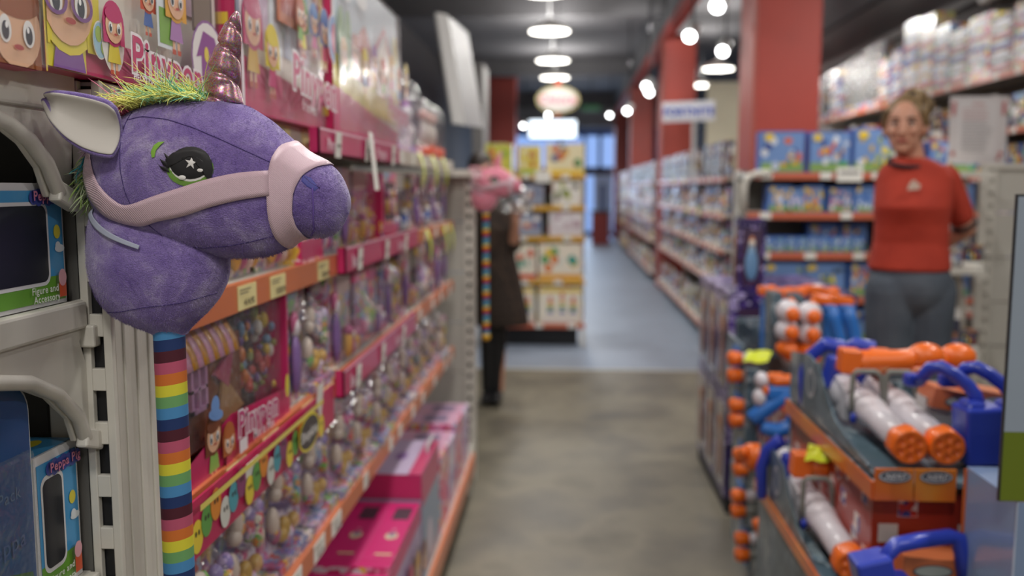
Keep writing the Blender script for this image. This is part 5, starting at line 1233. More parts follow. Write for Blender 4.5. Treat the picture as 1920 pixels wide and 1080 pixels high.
def blaster(off, label, kind=0):
    """white barrelled water blaster with orange pump, wire grip and blue frame"""
    D = Vector(off); org = W(1640, 900, 2.2) + D; P = lambda px, py, Y: W(px, py, Y) + D
    t = empty('water_blaster', tuple(org), 0, label, 'toy blaster')
    a_, b_ = P(1612, 752, 2.28), P(1703, 836, 1.95); ax = (b_ - a_).normalized(); ln = (b_ - a_).length
    m = AB(org); pts = [a_ + ax * ln * f for f in (-.15, 0, .08, .22, .30, .34, .5, .86)]; m.tube(pts, [.028, .036, .0385, .0385, .038, .035, .032, .030], WP, 28); m.done('barrel', t)
    m = AB(org); muzzle(m, b_ + ax * .012, ax, .0388, OR, .055); m.done('muzzle', t)
    m = AB(org); m.ball(P(1578, 735, 2.38), (.034, .09, .05), WP, 18, 10).box(P(1590, 745, 2.33), (.05, .10, .085), WP, rot=(R(12), 0, 0)); m.done('receiver', t, bevel=.008)
    m = AB(org); pts = [P(1598, 790, 2.2), P(1597, 745, 2.2), P(1600, 703, 2.2), P(1606, 696, 2.2), P(1642, 697, 2.2), P(1652, 706, 2.2), P(1657, 772, 2.2)]; m.tube(pts, .0062, GR, 10); m.done('wire_grip', t)
    m = AB(org); m.tube([P(1600, 775, 2.19), P(1599, 792, 2.19)], [.006, .008], BL, 10); m.done('trigger', t)
    m = AB(org); m.tube([P(1508, 760, 2.5), P(1508, 700, 2.5), P(1520, 668, 2.5), P(1548, 645, 2.48)] + ([P(1585, 653, 2.47)] if kind != 2 else []), [.014, .016, .018, .02, .02] + ([.018] if kind != 2 else []), BL, 12).box(P(1572, 700, 2.4), (.07, .05, .085), BL, rot=(0, R(12), 0)); m.done('frame', t, bevel=.006)
    dy = .068 if kind == 1 else 0; P2 = lambda px, py, Y: W(px, py, Y + dy) + D
    m = AB(org); m.box(P2(1592, 676, 2.28), (.05, .055, .062), OR, rot=(0, R(4), 0)).tube([P2(1600, 677, 2.28), P2(1612, 678, 2.28), P2(1640, 677, 2.28)] + ([P2(1680, 676, 2.28), P2(1712, 674, 2.28)] if kind != 2 else [P2(1648, 677, 2.28), P2(1654, 677, 2.28)]), [.020, .029, .029, .027, .027] if kind != 2 else [.020, .029, .029, .024, .012], OR, 20)
    if kind != 2: m.ball(P2(1735, 668, 2.28), (.047, .032, .034), OR, 22, 12).box(P2(1735, 690, 2.28), (.085, .05, .016), OR)
    m.done('pump', t, bevel=.006)
    m = AB(org); m.tube([P(1600, 690, 2.26), P(1640, 700, 2.24), P(1665, 690, 2.24)], .0016, mat('#b08a5a', .6), 6); m.done('tie', t)
    if kind == 1: return t
    m = AB(org); cx_ = .648 if kind != 2 else .675; m.prism([(1.93, .820), (2.62, .820), (2.62, .95), (2.44, .975), (2.34, .965), (2.25, .90), (2.18, .862), (2.05, .838), (1.93, .828)], D + Vector((cx_, 0, 0)), Y_, Z, X, .004, M['space'])
    m.b2(Vector((cx_ + .002, 1.90, .814)) + D, Vector((.722, 2.62, .818)) + D, M['space']); m.done('card', t)
    m = AB(org)
    for k, (cy, cz, rr_) in enumerate(((2.40, .905, .045),)):
        rows = [[Vector((cx_ - .0012, cy + rr_ * q * math.cos(2 * math.pi * j / 28), cz + rr_ * 1.05 * q * math.sin(2 * math.pi * j / 28))) + D for j in range(28)] for q in (.62, .84)]; m.grid(rows, mat('#b9bcc0', .3), False, True)
    m.done('printed_emblem', t)
    return t
GP = 'water blasters in card trays'
blaster((0, 0, 0), 'white barrelled water blaster, left of the pair with round orange muzzles')
blaster((.079, 0, 0), 'white barrelled water blaster, right of the pair with round orange muzzles', 1)
blaster((-.108, .0, -.268), 'white barrelled water blaster on the lower tray, neon label above its pump', 2)
def oval_logo(a, u, v, s):
    a.ell(u, v, s, s * .42, '#3a3f48').ell(u, v + s * .02, s * .96, s * .36, '#b4b8bc').ell(u, v + s * .05, s * .84, s * .28, '#4c525c')
    a.text('NERF', u, v - s * .14, s * .48, '#d6d8da', align='CENTER', shear=.3, bold=s * .01)
# top tray
t = empty('display_tray', (.72, 2.2, .768), 0, 'orange edged card tray under the two round orange muzzles', 'tray'); o = Vector(t.location)
def bb(p, lo, hi, m, n, **k): return MB().b2([a - b for a, b in zip(lo, o)], [a - b for a, b in zip(hi, o)], m).build(n, p, **k)
go = noisy('orange_yellow_card', [(.3, '#c8561e'), (.55, '#d87a24'), (.8, '#d89a34')], 6, (.25, .4), 0, 2, coat=.4)
bb(t, (.640, 1.885, .768), (.646, 2.64, .806), go, 'side_lip'); bb(t, (.646, 1.885, .796), (1.02, 2.64, .806), M['space'], 'tray_floor')
bb(t, (.646, 1.880, .768), (.725, 1.886, .836), go, 'front_lip'); bb(t, (.728, 1.880, .768), (.812, 1.886, .836), go, 'front_lip')
for x in (.686, .770): a = Art2((x - o.x - .035, 1.8795 - o.y, 0), X, Z); oval_logo(a, .035, .052, .034); a.build('logo', t)
# red carton under it
redart = new('red_carton_with_scattered_labels', .35)
b = bsdf(redart); tc = N(redart, 'ShaderNodeTexCoord'); v = N(redart, 'ShaderNodeTexVoronoi', Scale=15, Randomness=.75); v.distance = 'CHEBYCHEV'; L(redart, tc.outputs['Object'], v.inputs['Vector'])
r = ramp(redart, [(0, '#d9cfc6'), (.29, '#d9cfc6'), (.31, '#a0301c'), (1, '#a0301c')], 'CONSTANT'); L(redart, v.outputs['Distance'], r.inputs[0])
v2 = N(redart, 'ShaderNodeTexVoronoi', Scale=60); L(redart, tc.outputs['Object'], v2.inputs['Vector']); r2 = ramp(redart, [(0, '#3a3f8c'), (.25, '#e8e0d8'), (.5, '#c83a2c'), (.75, '#e8e0d8')], 'CONSTANT'); sp = N(redart, 'ShaderNodeSeparateColor'); L(redart, v2.outputs['Color'], sp.inputs[0]); L(redart, sp.outputs[0], r2.inputs[0])
gt = N(redart, 'ShaderNodeMath', operation='LESS_THAN'); gt.inputs[1].default_value = .30; L(redart, v.outputs['Distance'], gt.inputs[0])
mx = N(redart, 'ShaderNodeMix', data_type='RGBA'); L(redart, gt.outputs[0], mx.inputs[0]); L(redart, r.outputs[0], mx.inputs[6]); L(redart, r2.outputs[0], mx.inputs[7]); L(redart, mx.outputs[2], b.inputs['Base Color']); b.inputs['Coat Weight'].default_value = .3
t = empty('display_carton', (.66, 1.93, 0), 0, 'dark red printed display carton with small white labels under the top tray', 'carton')
MB().b2((0, 0, 0), (.42, .7, .766), redart).build('carton', t); MB().b2((.0, .712, 0), (.42, .73, .86), M['space']).build('back_board', t)
# lower tray
t = empty('display_tray', (.60, 2.2, .53), 0, 'orange edged card tray holding the lower white barrelled blaster', 'tray'); o = Vector(t.location)
bb(t, (.559, 1.72, .530), (.565, 2.64, .562), go, 'side_lip'); bb(t, (.565, 1.72, .536), (.655, 2.64, .542), M['space'], 'tray_floor')
t = empty('display_carton', (.568, 1.75, 0), 0, 'grey blue printed carton beneath the lower orange edged tray', 'carton'); MB().b2((0, 0, 0), (.088, .86, .529), M['space']).build('carton', t)
# blasters seen from the handle end
def handled(dx, label):
    D = Vector((dx, 0, 0)); org = W(1835, 860, 1.98) + D; P = lambda px, py, Y: W(px, py, Y) + D
    t = empty('water_blaster', tuple(org), 0, label, 'toy blaster')
    m = AB(org); pts = [P(1722, 718, 2.06), P(1733, 703, 2.05), P(1744, 690, 2.04), P(1764, 688, 2.03), P(1790, 702, 2.02), P(1815, 722, 2.01), P(1828, 740, 2.0), P(1838, 775, 1.99)]; m.tube(pts, [.012, .014, .015, .015, .015, .0145, .015, .016], BL, 14); m.done('handle', t)
    m = AB(org); c0 = P(1835, 812, 1.99); m.box(c0, (.085, .085, .125), BL, rot=(0, R(-3), 0)).box(P(1822, 762, 1.99), (.05, .07, .03), BL, taper=.7).box(P(1712, 712, 2.08), (.04, .03, .03), BL); m.done('body', t, bevel=.007)
    m = AB(org); m.box(P(1780, 745, 2.12), (.11, .09, .045), M['orange_rail'], rot=(0, R(10), 0)).box(P(1748, 775, 2.13), (.055, .06, .085), c('#b9b7b4')); k = m.done('card_box', t)
    a = Art2((0, 0, 0), X, Z); aa = P(1788, 745, 2.12) - org; a.o = aa + Vector((-.05, -.047, -.02)); a.ell(.05, .02, .04, .014, '#4a5058').ell(.05, .021, .036, .011, '#a9b0a8'); a.build('logo', k)
    m = AB(org); m.box(P(1852, 868, 2.0), (.09, .1, .01), M['space']); m.done('card_foot', t)
    return t
handled(0, 'blue D-handled water blaster right of the orange muzzles, nearer the middle')
handled(.077, 'blue D-handled water blaster partly cut off behind the bluish box, rightmost')
org = W(1640, 1085, 1.75); t = empty('water_blaster', tuple(org), 0, 'blue handled water blaster at the bottom edge of the picture', 'toy blaster')
m = AB(org); m.tube([W(1655, 1070, 1.75), W(1662, 1042, 1.75), W(1680, 1022, 1.75), W(1720, 1014, 1.77), W(1780, 1006, 1.8), W(1796, 1010, 1.8), W(1806, 1040, 1.8), W(1812, 1090, 1.8)], [.014, .015, .016, .016, .016, .017, .018, .018], BL, 14).done('handle', t)
m = AB(org); m.box(W(1636, 1072, 1.75), (.07, .07, .07), BL, rot=(0, R(-14), 0)).box(W(1660, 1100, 1.75), (.09, .06, .05), BL).done('body', t, bevel=.007)
m = AB(org); m.box(W(1738, 1065, 1.85), (.13, .08, .07), M['orange_rail'], rot=(0, R(5), 0)); k = m.done('card_box', t)
a = Art2(W(1738, 1065, 1.85) - org + Vector((-.06, -.042, -.03)), X, Z); a.ell(.055, .04, .04, .014, '#4a5058').ell(.055, .041, .036, .011, '#a9b0a8'); a.build('logo', k)
# bluish boxes at the right edge
t = empty('blue_carton', (.80, 1.60, 0), 0, 'plain glossy grey blue carton at the lower right corner', 'carton')
MB().b2((0, 0, 0), (.35, .21, .866), mat('#7f93b4', .22, 0, .5)).b2((-.002, 0, 0), (.0, .006, .866), c('#b9c8dc')).build('carton', t, bevel=.002)
MB().b2((-.004, .206, 0), (0, .212, .86), c('#c8642c')).build('edge_strip', t)
p = W(1890, 650, 1.6)
t = empty('printed_card', (p.x, 1.601, .868), 0, 'tall printed card with grey blue sky above green grass at the right edge', 'display card')
MB().b2((0, 0, 0), (.4, .007, .54), c('#26292c')).build('card', t); MB().b2((.1, .007, 0), (.3, .06, .004), c('#26292c')).build('easel_foot', t)
a = Art2((0, 0, 0), X, Z); a.rect(.002, .001, .39, .125, '#6a7a1e').rect(.002, .126, .39, .41, '#98a4b2').rect(.0, 0, .002, .54, '#26292c').build('front_print', t)
# the farther blaster rack between tower and trays
t = empty('display_rack', (.66, 2.78, 0), 0, 'grey blue printed rack holding the far blasters in front of the purple tower', 'rack'); 
MB().b2((.02, .05, 0), (.55, .85, .40), M['space']).build('base_carton', t)
MB().b2((.10, .08, .40), (.55, .84, .64), redart).build('middle_carton', t); MB().b2((.02, .85, .40), (.50, .88, .90), M['space']).build('back_board', t)
MB().b2((.12, .02, .64), (.55, .84, .65), go).build('tray', t)
def domes(px, py, label):
    Y = 3.15; org = W(px, py + 50, Y); t = empty('dome_blaster', tuple(org), 0, label, 'toy blaster'); P = lambda x, y, d=0: W(px + x, py + y, Y + d)
    m = AB(org); m.ball(P(-6, -6), (.042, .05, .042), WP, 18, 10).ball(P(-8, 30), (.042, .05, .042), WP, 18, 10).tube([P(-6, -10, .04), P(-6, 40, .04)], .03, WP, 12); m.done('body', t)
    for x, y in ((0, 0), (-2, 34)): m = AB(org); m.ball(P(x + 3, y, -.05), (.024, .02, .025), OR, 16, 10); m.done('dome', t)
    m = AB(org); m.tube([P(-2, -32), P(0, -24), P(4, -16)], [.006, .014, .018], OR, 12); m.done('pointed_tip', t); m = AB(org); m.ball(P(-6, 64), (.044, .05, .032), OR, 16, 8).ball(P(-2, 76), (.03, .04, .02), OR, 16, 8); m.done('orange_trim', t)
    m = AB(org); m.b2(P(-36, -40, .06), P(-22, 80, .07) + Vector((0, .1, 0)), M['space']); m.done('card', t)
domes(1484, 590, 'white blaster with two orange domes, left one of two'); domes(1524, 594, 'white blaster with two orange domes, right one of two')
def bluegun(px, label):
    Y = 3.25; org = W(px + 10, 640, Y); t = empty('toy_pistol', tuple(org), 0, label, 'toy blaster'); P = lambda x, y, d=0: W(px + x, y, Y + d)
    m = AB(org); m.tube([P(0, 575), P(8, 600), P(18, 640), P(22, 660)], [.030, .026, .024, .026], SK, 16).ball(P(-1, 576), (.036, .03, .022), SK); m.done('grip', t)
    m = AB(org); m.box(P(-10, 562), (.085, .05, .032), OR, rot=(0, R(10), 0)).ball(P(-26, 560), (.02, .02, .014), OR); m.done('slide', t, bevel=.008)
bluegun(1556, 'sky blue toy pistol grip up with orange slide, left of the pair'); bluegun(1586, 'sky blue toy pistol grip up with orange slide, right of the pair')
for i, (px, py) in enumerate(((1438, 546), (1470, 550), (1495, 548), (1525, 543), (1555, 549))):
    Y = 3.45; org = W(px, py + 40, Y); t = empty('toy_blaster', tuple(org), 0, 'orange topped carded blaster in the back row of the rack, %s from the left' % ORD[i], 'toy blaster')
    AB(org).box(W(px, py, Y), (.062, .07, .034), OR, rot=(0, R(4), 0)).ball(W(px + 8, py - 5, Y), (.022, .02, .014), OR if i != 3 else WP).done('orange_top', t, bevel=.008)
    AB(org).b2(W(px - 10, py + 110, Y), W(px + 10, py + 12, Y + .04), M['space'] if i % 2 else SK).done('card', t)
# the big sky blue pistol with a triangular grip
Y = 2.9; org = W(1450, 815, Y); t = empty('toy_pistol', tuple(org), 0, 'large sky blue toy pistol with orange top, left of the red carton', 'toy blaster'); P = lambda x, y, d=0: W(x, y, Y + d)
AB(org).tube([P(1408, 788), P(1430, 770), P(1455, 752), P(1478, 735)], [.026, .027, .026, .03], SK, 16).tube([P(1425, 800), P(1455, 808), P(1485, 800), P(1494, 770), P(1490, 740)], [.022, .026, .028, .03, .03], SK, 14).box(P(1468, 735), (.11, .05, .045), SK).done('grip_frame', t, bevel=.01)
AB(org).box(P(1475, 712), (.095, .05, .028), OR, rot=(0, R(-3), 0)).box(P(1455, 708), (.05, .04, .03), OR).done('orange_top', t, bevel=.008)
AB(org).ball(P(1428, 712), (.022, .03, .026), WP).ball(P(1424, 745), (.022, .03, .03), WP).done('white_nose', t); AB(org).ball(P(1434, 730), (.013, .03, .02), OR).done('nose_cap', t)
AB(org).b2(P(1396, 830, .03), P(1420, 690, .06), M['space']).done('card', t)
# carded blasters seen edge on, orange nozzles toward the aisle
def nozzles(px, py, n, step, label, Y=3.05, big=None):
    org = W(px + 20, py + 20, Y); t = empty('carded_blaster', tuple(org), 0, label, 'toy blaster')
    for i in range(n):
        p_ = W(px, py + step * i, Y); m = AB(org); m.lathe([(.016, -.045), (.023, -.04), (.0255, -.01), (.022, .0)], OR, 18, c=tuple(p_), axis=(-1, -.15, 0)); m.done('nozzle', t)
        AB(org).lathe([(.02, -.10), (.02, -.04)], WP if i % 2 == 0 else GR, 14, c=tuple(p_), axis=(-1, -.15, 0)).done('barrel', t)
    AB(org).b2(W(px + 22, py + step * n, Y), W(px + 30, py - 24, Y) + Vector((0, .28, 0)), M['space']).done('card', t)
    AB(org).b2(W(px + 16, py + step * n * .8, Y + .0), W(px + 22, py - 16, Y) + Vector((0, .1, 0)), SK).done('stripe', t)
nozzles(1366, 672, 2, 32, 'edge-on carded blaster with two orange nozzles, topmost beside the purple tower')
nozzles(1369, 760, 2, 28, 'edge-on carded blaster with two orange nozzles, second one down beside the tower')
nozzles(1377, 853, 2, 27, 'edge-on carded blaster with two orange nozzles, third one down')
nozzles(1373, 930, 2, 28, 'edge-on carded blaster with two orange nozzles, fourth one down')
nozzles(1380, 1010, 2, 30, 'edge-on carded blaster with two orange nozzles, lowest at the bottom of the picture')
AB((0, 0, 0))
for i, (px, py, Y, lab) in enumerate(((1398, 857, 2.75, 'blaster lying with its orange muzzle toward the aisle, upper one, white barrel'), (1425, 992, 2.7, 'blaster lying with its orange muzzle toward the aisle, lower one, grey barrel'))):
    org = W(px + 40, py + 25, Y); t = empty('water_blaster', tuple(org), 0, lab, 'toy blaster'); p_ = W(px, py, Y)
    AB(org).lathe([(.028, -.055), (.040, -.05), (.042, -.015), (.036, 0), (.02, .0)], OR, 22, c=tuple(p_), axis=(-1, -.25, 0)).lathe([(.018, 0), (.018, .018)], OR, 14, c=tuple(p_ + Vector((0, 0, .015))), axis=(-1, -.25, 0)).done('muzzle', t)
    AB(org).tube([p_ + Vector((.05, .012, 0)), p_ + Vector((.16, .03, 0))], .031, WP if i == 0 else GR, 18).done('barrel', t)
    AB(org).box(p_ + Vector((.18, .04, .01)), (.07, .06, .11), BL, rot=(0, R(15), 0)).tube([p_ + Vector((.14, .04, .03)), p_ + Vector((.17, .04, .085)), p_ + Vector((.22, .04, .06))], .014, BL, 10).done('body', t, bevel=.008)
    AB(org).ball(p_ + Vector((.10, .03, -.07)), (.07, .05, .035), M['space']).ball(p_ + Vector((.09, .03, -.10)), (.06, .05, .02), WP).done('card', t)
tag(MB().b2((.60, 2.765, 0), (.80, 2.777, .63), M['space']).build('backing_board'), 'grey blue upright board holding the two blasters with orange muzzles toward the aisle', 'board')
def crumpled(px, py, Y, label):
    p_ = W(px, py, Y); mb = MB(); r_ = random.Random(int(px)); rows = []
    for i in range(4): rows.append([p_ + Vector((-.04 + .08 * j / 4 + i * .008, .05 * i / 3 - .02 + r_.uniform(-.004, .004), -.018 + .03 * i / 3 + .004 * math.sin(j * 1.9 + i))) for j in range(5)])
    mb.grid(rows, M['neon'], False); tag(mb.build('neon_label', solid=.001), label, 'label')
crumpled(1415, 667, 3.0, 'crumpled neon yellow label above the sky blue pistol'); crumpled(1535, 848, 2.25, 'crumpled neon yellow label over the lower orange pump')

# ------------------------------------------------------------------ people
def limb(mb, pts, radii, m=None):
    for (a, ra), (b, rb) in zip(list(zip(pts, radii)), list(zip(pts, radii))[1:]):
        a, b = Vector(a), Vector(b); mb.tube([a, a.lerp(b, .33), a.lerp(b, .66), b], [ra, ra * .68 + rb * .32, ra * .34 + rb * .66, rb], m, 14)
        mb.ball(a, ra, m, 12, 8); mb.ball(b, rb, m, 12, 8)
    return mb
SKIN = noisy('skin', [(.3, '#c08a72'), (.7, '#c9957c')], 6, (.5, .6), .02)
b = bsdf(SKIN); b.inputs['Subsurface Weight'].default_value = .06
# shop assistant
Y0 = 3.72; org = Vector((W(1712, 500, Y0).x, Y0, 0))
t = empty('person', tuple(org), 0, 'woman in red t-shirt and grey jeans, blond hair pinned up, hands behind her back', 'person')
P = lambda px, py, d=0: W(px, py, Y0 + d) - org
fd = Vector((-.42, -.91, 0)).normalized(); rt = Vector((.91, -.42, 0)).normalized()
hc = P(1697, 237) ; body = MB()
rz_ = math.atan2(rt.y, rt.x)
body.ball(hc + Vector((0, 0, .012)), (.069, .092, .098), SKIN, 20, 14, rot=(0, 0, rz_))
body.ball(hc + fd * .014 + Vector((0, 0, -.045)), (.055, .074, .068), SKIN, 18, 12, rot=(0, 0, rz_))
body.ball(hc + fd * .060 + Vector((0, 0, -.090)), (.026, .022, .020), SKIN, 12, 8)
body.tube([hc + fd * .088 + Vector((0, 0, .012)), hc + fd * .098 + Vector((0, 0, -.012)), hc + fd * .106 + Vector((0, 0, -.030)), hc + fd * .088 + Vector((0, 0, -.040))], [.008, .011, .013, .010], SKIN, 10)
for s_ in (-1, 1):
    body.ball(hc + fd * .070 + rt * s_ * .034 + Vector((0, 0, -.022)), (.022, .020, .020), SKIN, 10, 8)
    body.ball(hc + rt * s_ * .075 - fd * .004 + Vector((0, 0, -.012)), (.010, .018, .028), SKIN, 10, 8)
limb(body, [P(1703, 275, .02), P(1708, 305, .03), P(1712, 330, .03)], [.052, .056, .075], SKIN)
body.ball(P(1712, 385, .02), (.115, .085, .16), SKIN, 16, 10).ball(P(1708, 470, .02), (.11, .08, .16), SKIN, 16, 10).ball(P(1706, 520, .03), (.13, .095, .10), SKIN, 16, 10)
sR, eR, hR = P(1770, 338, .04), P(1811, 428, .09), P(1752, 470, .19)
sL, eL, hL = P(1676, 338, .03), P(1668, 432, .14), P(1715, 472, .17)
for s_, e_, h_ in ((sR, eR, hR), (sL, eL, hL)):
    limb(body, [s_, e_], [.052, .040], SKIN); limb(body, [e_, e_.lerp(h_, .85)], [.040, .026], SKIN)
    d_ = (h_ - e_).normalized(); body.ball(h_, (.036, .022, .040), SKIN, 12, 8)
    for q in range(4): limb(body, [h_ + Vector((0, .004, .024 - .016 * q)) + d_ * .02, h_ + Vector((0, -.004, .020 - .016 * q)) + d_ * .058, h_ + Vector((0, -.018, .018 - .016 * q)) + d_ * (.085 - .006 * abs(q - 1))], [.009, .0085, .0075], SKIN)
    limb(body, [h_ + Vector((0, -.01, .02)), h_ + Vector((0, -.02, .05)) + d_ * .02, h_ + Vector((0, -.025, .06)) + d_ * .045], [.010, .009, .008], SKIN)
for hx, kx in ((1672, 1660), (1742, 1738)):
    hp, kn = P(hx, 540, .02), P(kx, 700, .02); an = Vector((kn.x, kn.y + .01, .09)); kn.z = .50
    limb(body, [hp, kn, an], [.085, .058, .038], SKIN); limb(body, [an, Vector((an.x - .03, an.y - .13, .045))], [.038, .030], SKIN)
body.build('body', t, remesh=.0065, smooth=5)
# face
mb = MB(); wh, dkb, lipm = mat('#d8d0ca', .4), mat('#2e211c', .5), mat('#a5584e', .5)
for s_ in (-1, 1):
    e_ = hc + fd * .082 + rt * s_ * .031 + Vector((0, 0, .004)); mb.ball(e_, (.0115, .009, .0050), wh, 12, 8, rot=(0, 0, rz_)).ball(e_ + fd * .006, (.0052, .005, .0052), dkb, 10, 6)
    mb.tube([e_ + rt * -.015 + fd * .004 + Vector((0, 0, .006)), e_ + fd * .009 + Vector((0, 0, .009)), e_ + rt * .015 + fd * .004 + Vector((0, 0, .006))], .0022, dkb, 6)
mb.build('eyes', t)
mb = MB()
for s_ in (-1, 1):
    e_ = hc + fd * .088 + rt * s_ * .032 + Vector((0, 0, .024)); mb.tube([e_ + rt * -s_ * .018 + fd * .004, e_ + Vector((0, 0, .004)) + fd * .002, e_ + rt * s_ * .020 - fd * .008 - Vector((0, 0, .002))], [.0035, .004, .002], mat('#4a3626', .7), 8)
mb.build('eyebrows', t)
mb = MB(); mo = hc + fd * .086 + Vector((0, 0, -.062)); mb.tube([mo - rt * .024 - fd * .008, mo - rt * .01 + fd * .002 + Vector((0, 0, .003)), mo + fd * .003, mo + rt * .01 + fd * .002 + Vector((0, 0, .003)), mo + rt * .024 - fd * .008], [.002, .0055, .006, .0055, .002], lipm, 8); mb.build('lips', t)
mb = MB()
for s_ in (-1, 1): mb.ball(hc + rt * s_ * .082 + Vector((0, -.004, -.042)), .006, M['dark'], 8, 6)
mb.build('earrings', t)
HAIR = new('blond_hair_dark_roots', .55); b = bsdf(HAIR); tc = N(HAIR, 'ShaderNodeTexCoord'); mp = N(HAIR, 'ShaderNodeMapping'); mp.inputs['Scale'].default_value = (60, 60, 8); L(HAIR, tc.outputs['Object'], mp.inputs[0]); nz = N(HAIR, 'ShaderNodeTexNoise', Scale=1.5, Detail=3); L(HAIR, mp.outputs[0], nz.inputs['Vector']); r = ramp(HAIR, [(.32, '#2e231b'), (.5, '#7a6242'), (.7, '#a88a60')]); L(HAIR, nz.outputs[0], r.inputs[0]); L(HAIR, r.outputs[0], b.inputs['Base Color'])
mb = MB(); mb.ball(hc - fd * .020 + Vector((0, 0, .036)), (.082, .092, .088), HAIR, 22, 14, rot=(0, 0, rz_))
mb.ball(hc - fd * .045 + Vector((0, 0, -.010)), (.076, .062, .080), HAIR, 18, 12, rot=(0, 0, rz_))
mb.ball(hc - fd * .035 + rt * .025 + Vector((0, 0, .118)), (.050, .046, .036), HAIR, 16, 10).ball(hc - fd * .07 + rt * .055 + Vector((0, 0, .080)), (.046, .044, .050), HAIR, 14, 8)
for s_ in (-1, 1): limb(mb, [hc + rt * s_ * .066 + fd * .030 + Vector((0, 0, .055)), hc + rt * s_ * .078 + fd * .006 + Vector((0, 0, .01)), hc + rt * s_ * .076 - fd * .02 + Vector((0, 0, -.03))], [.018, .013, .008], HAIR)
mb.build('hair', t, remesh=.006, smooth=3)
# t-shirt
REDC = noisy('red_cotton', [(.3, '#a3311f'), (.7, '#ae3825')], 12, (.8, .9), .35, 3, 26)
mb = MB()
def ringbody(mb, secs, m, n=32):
    rows = [[Vector(c_) + Vector((rx * math.cos(2 * math.pi * j / n) * math.cos(rz_) - ry * math.sin(2 * math.pi * j / n) * math.sin(rz_), rx * math.cos(2 * math.pi * j / n) * math.sin(rz_) + ry * math.sin(2 * math.pi * j / n) * math.cos(rz_), 0)) for j in range(n)] for c_, rx, ry in secs]
    mb.grid(rows, m, True, True); b0 = len(mb.v) - len(rows) * n
    mb.f += [[b0 + j for j in range(n - 1, -1, -1)], [b0 + (len(rows) - 1) * n + j for j in range(n)]]; mb.m += [mb.mi(m)] * 2; mb.sm += [False] * 2
ringbody(mb, [(P(1707, 296, .02), .062, .062), (P(1709, 303, .02), .090, .074), (P(1711, 314, .02), .122, .086), (P(1713, 332, .02), .142, .100), (P(1712, 360, .012), .146, .118), (P(1710, 388, .0), .146, .130), (P(1709, 420, .012), .140, .116), (P(1707, 455, .02), .142, .112), (P(1705, 484, .02), .152, .120), (P(1703, 506, .02), .158, .126)], REDC)
for s_, e_, k in ((sR, eR, .70), (sL, eL, .70)):
    m_ = s_.lerp(e_, k); limb(mb, [s_ + (P(1712, 335) - s_) * .25, s_, m_], [.060, .064, .056], REDC); 
mb.build('t_shirt', t, remesh=.0075, smooth=3)
nr_ = MB(); rows = []
for k_, (dr, dz_) in enumerate(((.0, 0), (.010, .004), (.014, -.006), (.004, -.012))):
    rows.append([P(1705, 303, .006) + Vector(((.072 + dr) * math.cos(2 * math.pi * j / 30), (.062 + dr) * math.sin(2 * math.pi * j / 30), dz_ + .020 * math.sin(2 * math.pi * j / 30))) for j in range(30)])
nr_.grid(rows, mat('#1c1d26', .8), True, True).build('neckband', t, solid=.003)
q = P(1711, 348, -.115); mb = MB(); mb.prism([(-.022, -.018), (.020, -.014), (.024, .004), (.010, .010), (.004, .022), (-.008, .018), (-.018, .002)], q + Vector((0, -.012, 0)), rt, Z, Vector((0, -1, 0)), .002, mat('#c8b4a4', .7)); mb.build('chest_logo', t)
mb = MB(); 
for s_, e_ in ((sR, eR), (sL, eL)):
    ax = (e_ - s_).normalized(); mb.tube([s_.lerp(e_, .70) + ax * .045, s_.lerp(e_, .70) + ax * .060], [.053, .051], mat('#2a1a1c', .8), 20)
    break
mb.build('sleeve_hem', t)
DEN = noisy('grey_blue_denim', [(.3, '#3d444e'), (.5, '#4a525d'), (.7, '#5a626c')], 5, (.8, .9), .3, 5, 160)
mb = MB(); mb.ball(P(1704, 530, .03), (.160, .135, .15), DEN, 22, 12, rot=(0, 0, rz_)); mb.ball(P(1728, 545, .09), (.12, .10, .11), DEN, 16, 10)
for hx, kx in ((1670, 1660), (1743, 1738)):
    hp, kn = P(hx, 545, .02), P(kx, 700, .02); kn.z = .50; an = Vector((kn.x, kn.y + .01, .10)); limb(mb, [hp, kn, an], [.104, .072, .056], DEN)
mb.build('jeans', t, remesh=.008, smooth=4)
for kx in (1660, 1738):
    kn = P(kx, 700, .02); mb = MB(); mb.ball((kn.x - .03, kn.y - .07, .042), (.048, .125, .042), M['dark'], 16, 8, rot=(0, 0, -.2)).b2((kn.x - .075, kn.y - .18, 0), (kn.x + .02, kn.y + .05, .02), M['tag']).build('shoe', t)

# woman in the dark dress beyond the pink unicorn
Y1 = 5.9; org = Vector((W(935, 600, Y1).x, Y1, 0)); t = empty('person', tuple(org), 0, 'woman in dark patterned dress and black leggings, arm raised, beyond the pink unicorn', 'person')
P = lambda px, py, d=0: W(px, py, Y1 + d) - org
hc = P(905, 318, .05); fd = Vector((.7, .7, 0)).normalized(); rt = Vector((.7, -.7, 0))
body = MB(); body.ball(hc, (.075, .085, .105), SKIN, 18, 12).ball(hc + fd * .03 + Vector((0, 0, -.05)), (.055, .055, .06), SKIN, 14, 10).ball(hc + fd * .095 + Vector((0, 0, -.015)), (.014, .014, .02), SKIN, 8, 6)
limb(body, [hc + Vector((0, 0, -.08)), P(918, 378, .03)], [.05, .06], SKIN); body.ball(P(924, 440), (.13, .09, .2), SKIN, 14, 10).ball(P(930, 530), (.15, .11, .2), SKIN, 14, 10)
s_, e_, h_ = P(948, 400), P(962, 462, -.05), P(967, 412, -.16); limb(body, [s_, e_], [.05, .042], SKIN); limb(body, [e_, h_], [.040, .026], SKIN); body.ball(h_ + Vector((0, 0, .03)), (.036, .02, .042), SKIN, 12, 8)
for q in range(4): limb(body, [h_ + Vector((-.024 + .016 * q, 0, .06)), h_ + Vector((-.026 + .017 * q, -.012, .092)), h_ + Vector((-.024 + .016 * q, -.03, .104 - .004 * q))], [.0085, .008, .007], SKIN)
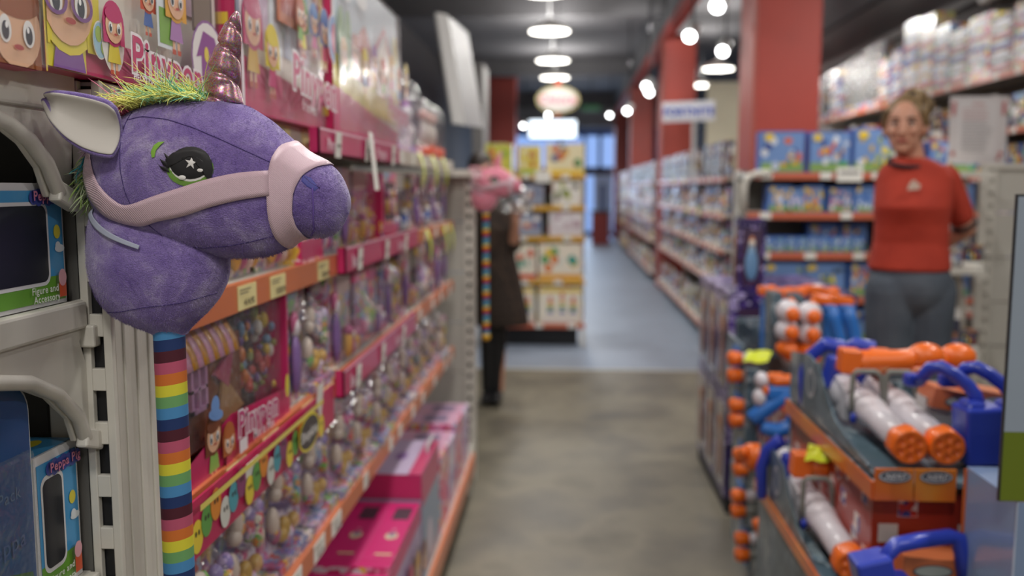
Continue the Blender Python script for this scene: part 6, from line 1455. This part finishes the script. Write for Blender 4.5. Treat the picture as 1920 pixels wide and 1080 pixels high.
limb(body, [h_ + Vector((.03, -.005, .03)), h_ + Vector((.048, -.02, .052)), h_ + Vector((.044, -.035, .07))], [.010, .009, .008], SKIN)
limb(body, [P(903, 400, .05), P(896, 470, .08), P(915, 520, -.02)], [.05, .042, .03], SKIN); body.ball(P(918, 526, -.04), (.03, .02, .036), SKIN)
for x in (917, 935):
    kn = P(x, 600); kn.z = .5; limb(body, [P(x, 540), kn, Vector((kn.x, kn.y, .09))], [.08, .055, .036], SKIN)
body.build('body', t, remesh=.007, smooth=4)
mb = MB(); mb.ball(hc - fd * .02 + Vector((0, 0, .02)), (.086, .092, .098), mat('#2c211c', .6), 18, 12).ball(hc - fd * .05 + Vector((0, 0, -.08)), (.07, .06, .10), mat('#2c211c', .6), 14, 10); mb.build('hair', t)
mb = MB()
for s2 in (-1, 1): mb.ball(hc + fd * .082 + rt * s2 * .03 + Vector((0, 0, .004)), (.010, .008, .006), M['black'], 8, 6)
mb.ball(hc + fd * .082 + Vector((0, 0, -.058)), (.02, .012, .006), mat('#a5584e', .5), 8, 6); mb.build('face', t)
DR = new('dark_dress_with_brown_lattice', .85); b = bsdf(DR); tc = N(DR, 'ShaderNodeTexCoord'); mp = N(DR, 'ShaderNodeMapping'); mp.inputs['Rotation'].default_value = (0, R(45), 0); L(DR, tc.outputs['Object'], mp.inputs[0]); ck = N(DR, 'ShaderNodeTexVoronoi', Scale=22, Randomness=0); ck.distance = 'CHEBYCHEV'; L(DR, mp.outputs[0], ck.inputs['Vector']); r = ramp(DR, [(0, '#2a2220'), (.3, '#15110f'), (.42, '#4a382c'), (.5, '#1b1614')]); L(DR, ck.outputs['Distance'], r.inputs[0]); L(DR, r.outputs[0], b.inputs['Base Color'])
rz_ = 0; mb = MB(); ringbody(mb, [(P(918, 378, .02), .07, .06), (P(922, 392, .02), .15, .10), (P(926, 430, .0), .15, .12), (P(928, 480), .135, .115), (P(934, 530), .155, .13), (P(938, 580), .18, .15), (P(940, 608), .185, .15)], DR)
limb(mb, [P(944, 402), P(958, 440, -.03), P(962, 458, -.05)], [.062, .06, .055], DR); mb.build('dress', t, remesh=.009, smooth=3)
mb = MB()
for x in (917, 934):
    kn = P(x, 600); kn.z = .5; limb(mb, [P(x, 560), kn, Vector((kn.x - .01, kn.y, .08))], [.086, .062, .042], M['black'])
mb.build('leggings', t, remesh=.009, smooth=2)
for x in (917, 934): kn = P(x, 600); MB().ball((kn.x - .01, kn.y - .05, .04), (.042, .12, .04), M['black'], 14, 8).build('shoe', t)
q = W(965, 376, 5.70); bag = MB(); rr_ = random.Random(9); rows = []
for i in range(8):
    rows.append([q + Vector(((-.10 + .2 * j / 9), -.02 + .018 * math.sin(j * 1.7 + i) * math.sin(math.pi * i / 7), -.075 + .15 * i / 7 + .008 * math.sin(j * 2.1))) for j in range(10)])
bag.grid(rows, M['smoke']); tag(bag.build('plastic_package', solid=.012), 'crinkled grey plastic package held up by the woman in the dark dress', 'package')
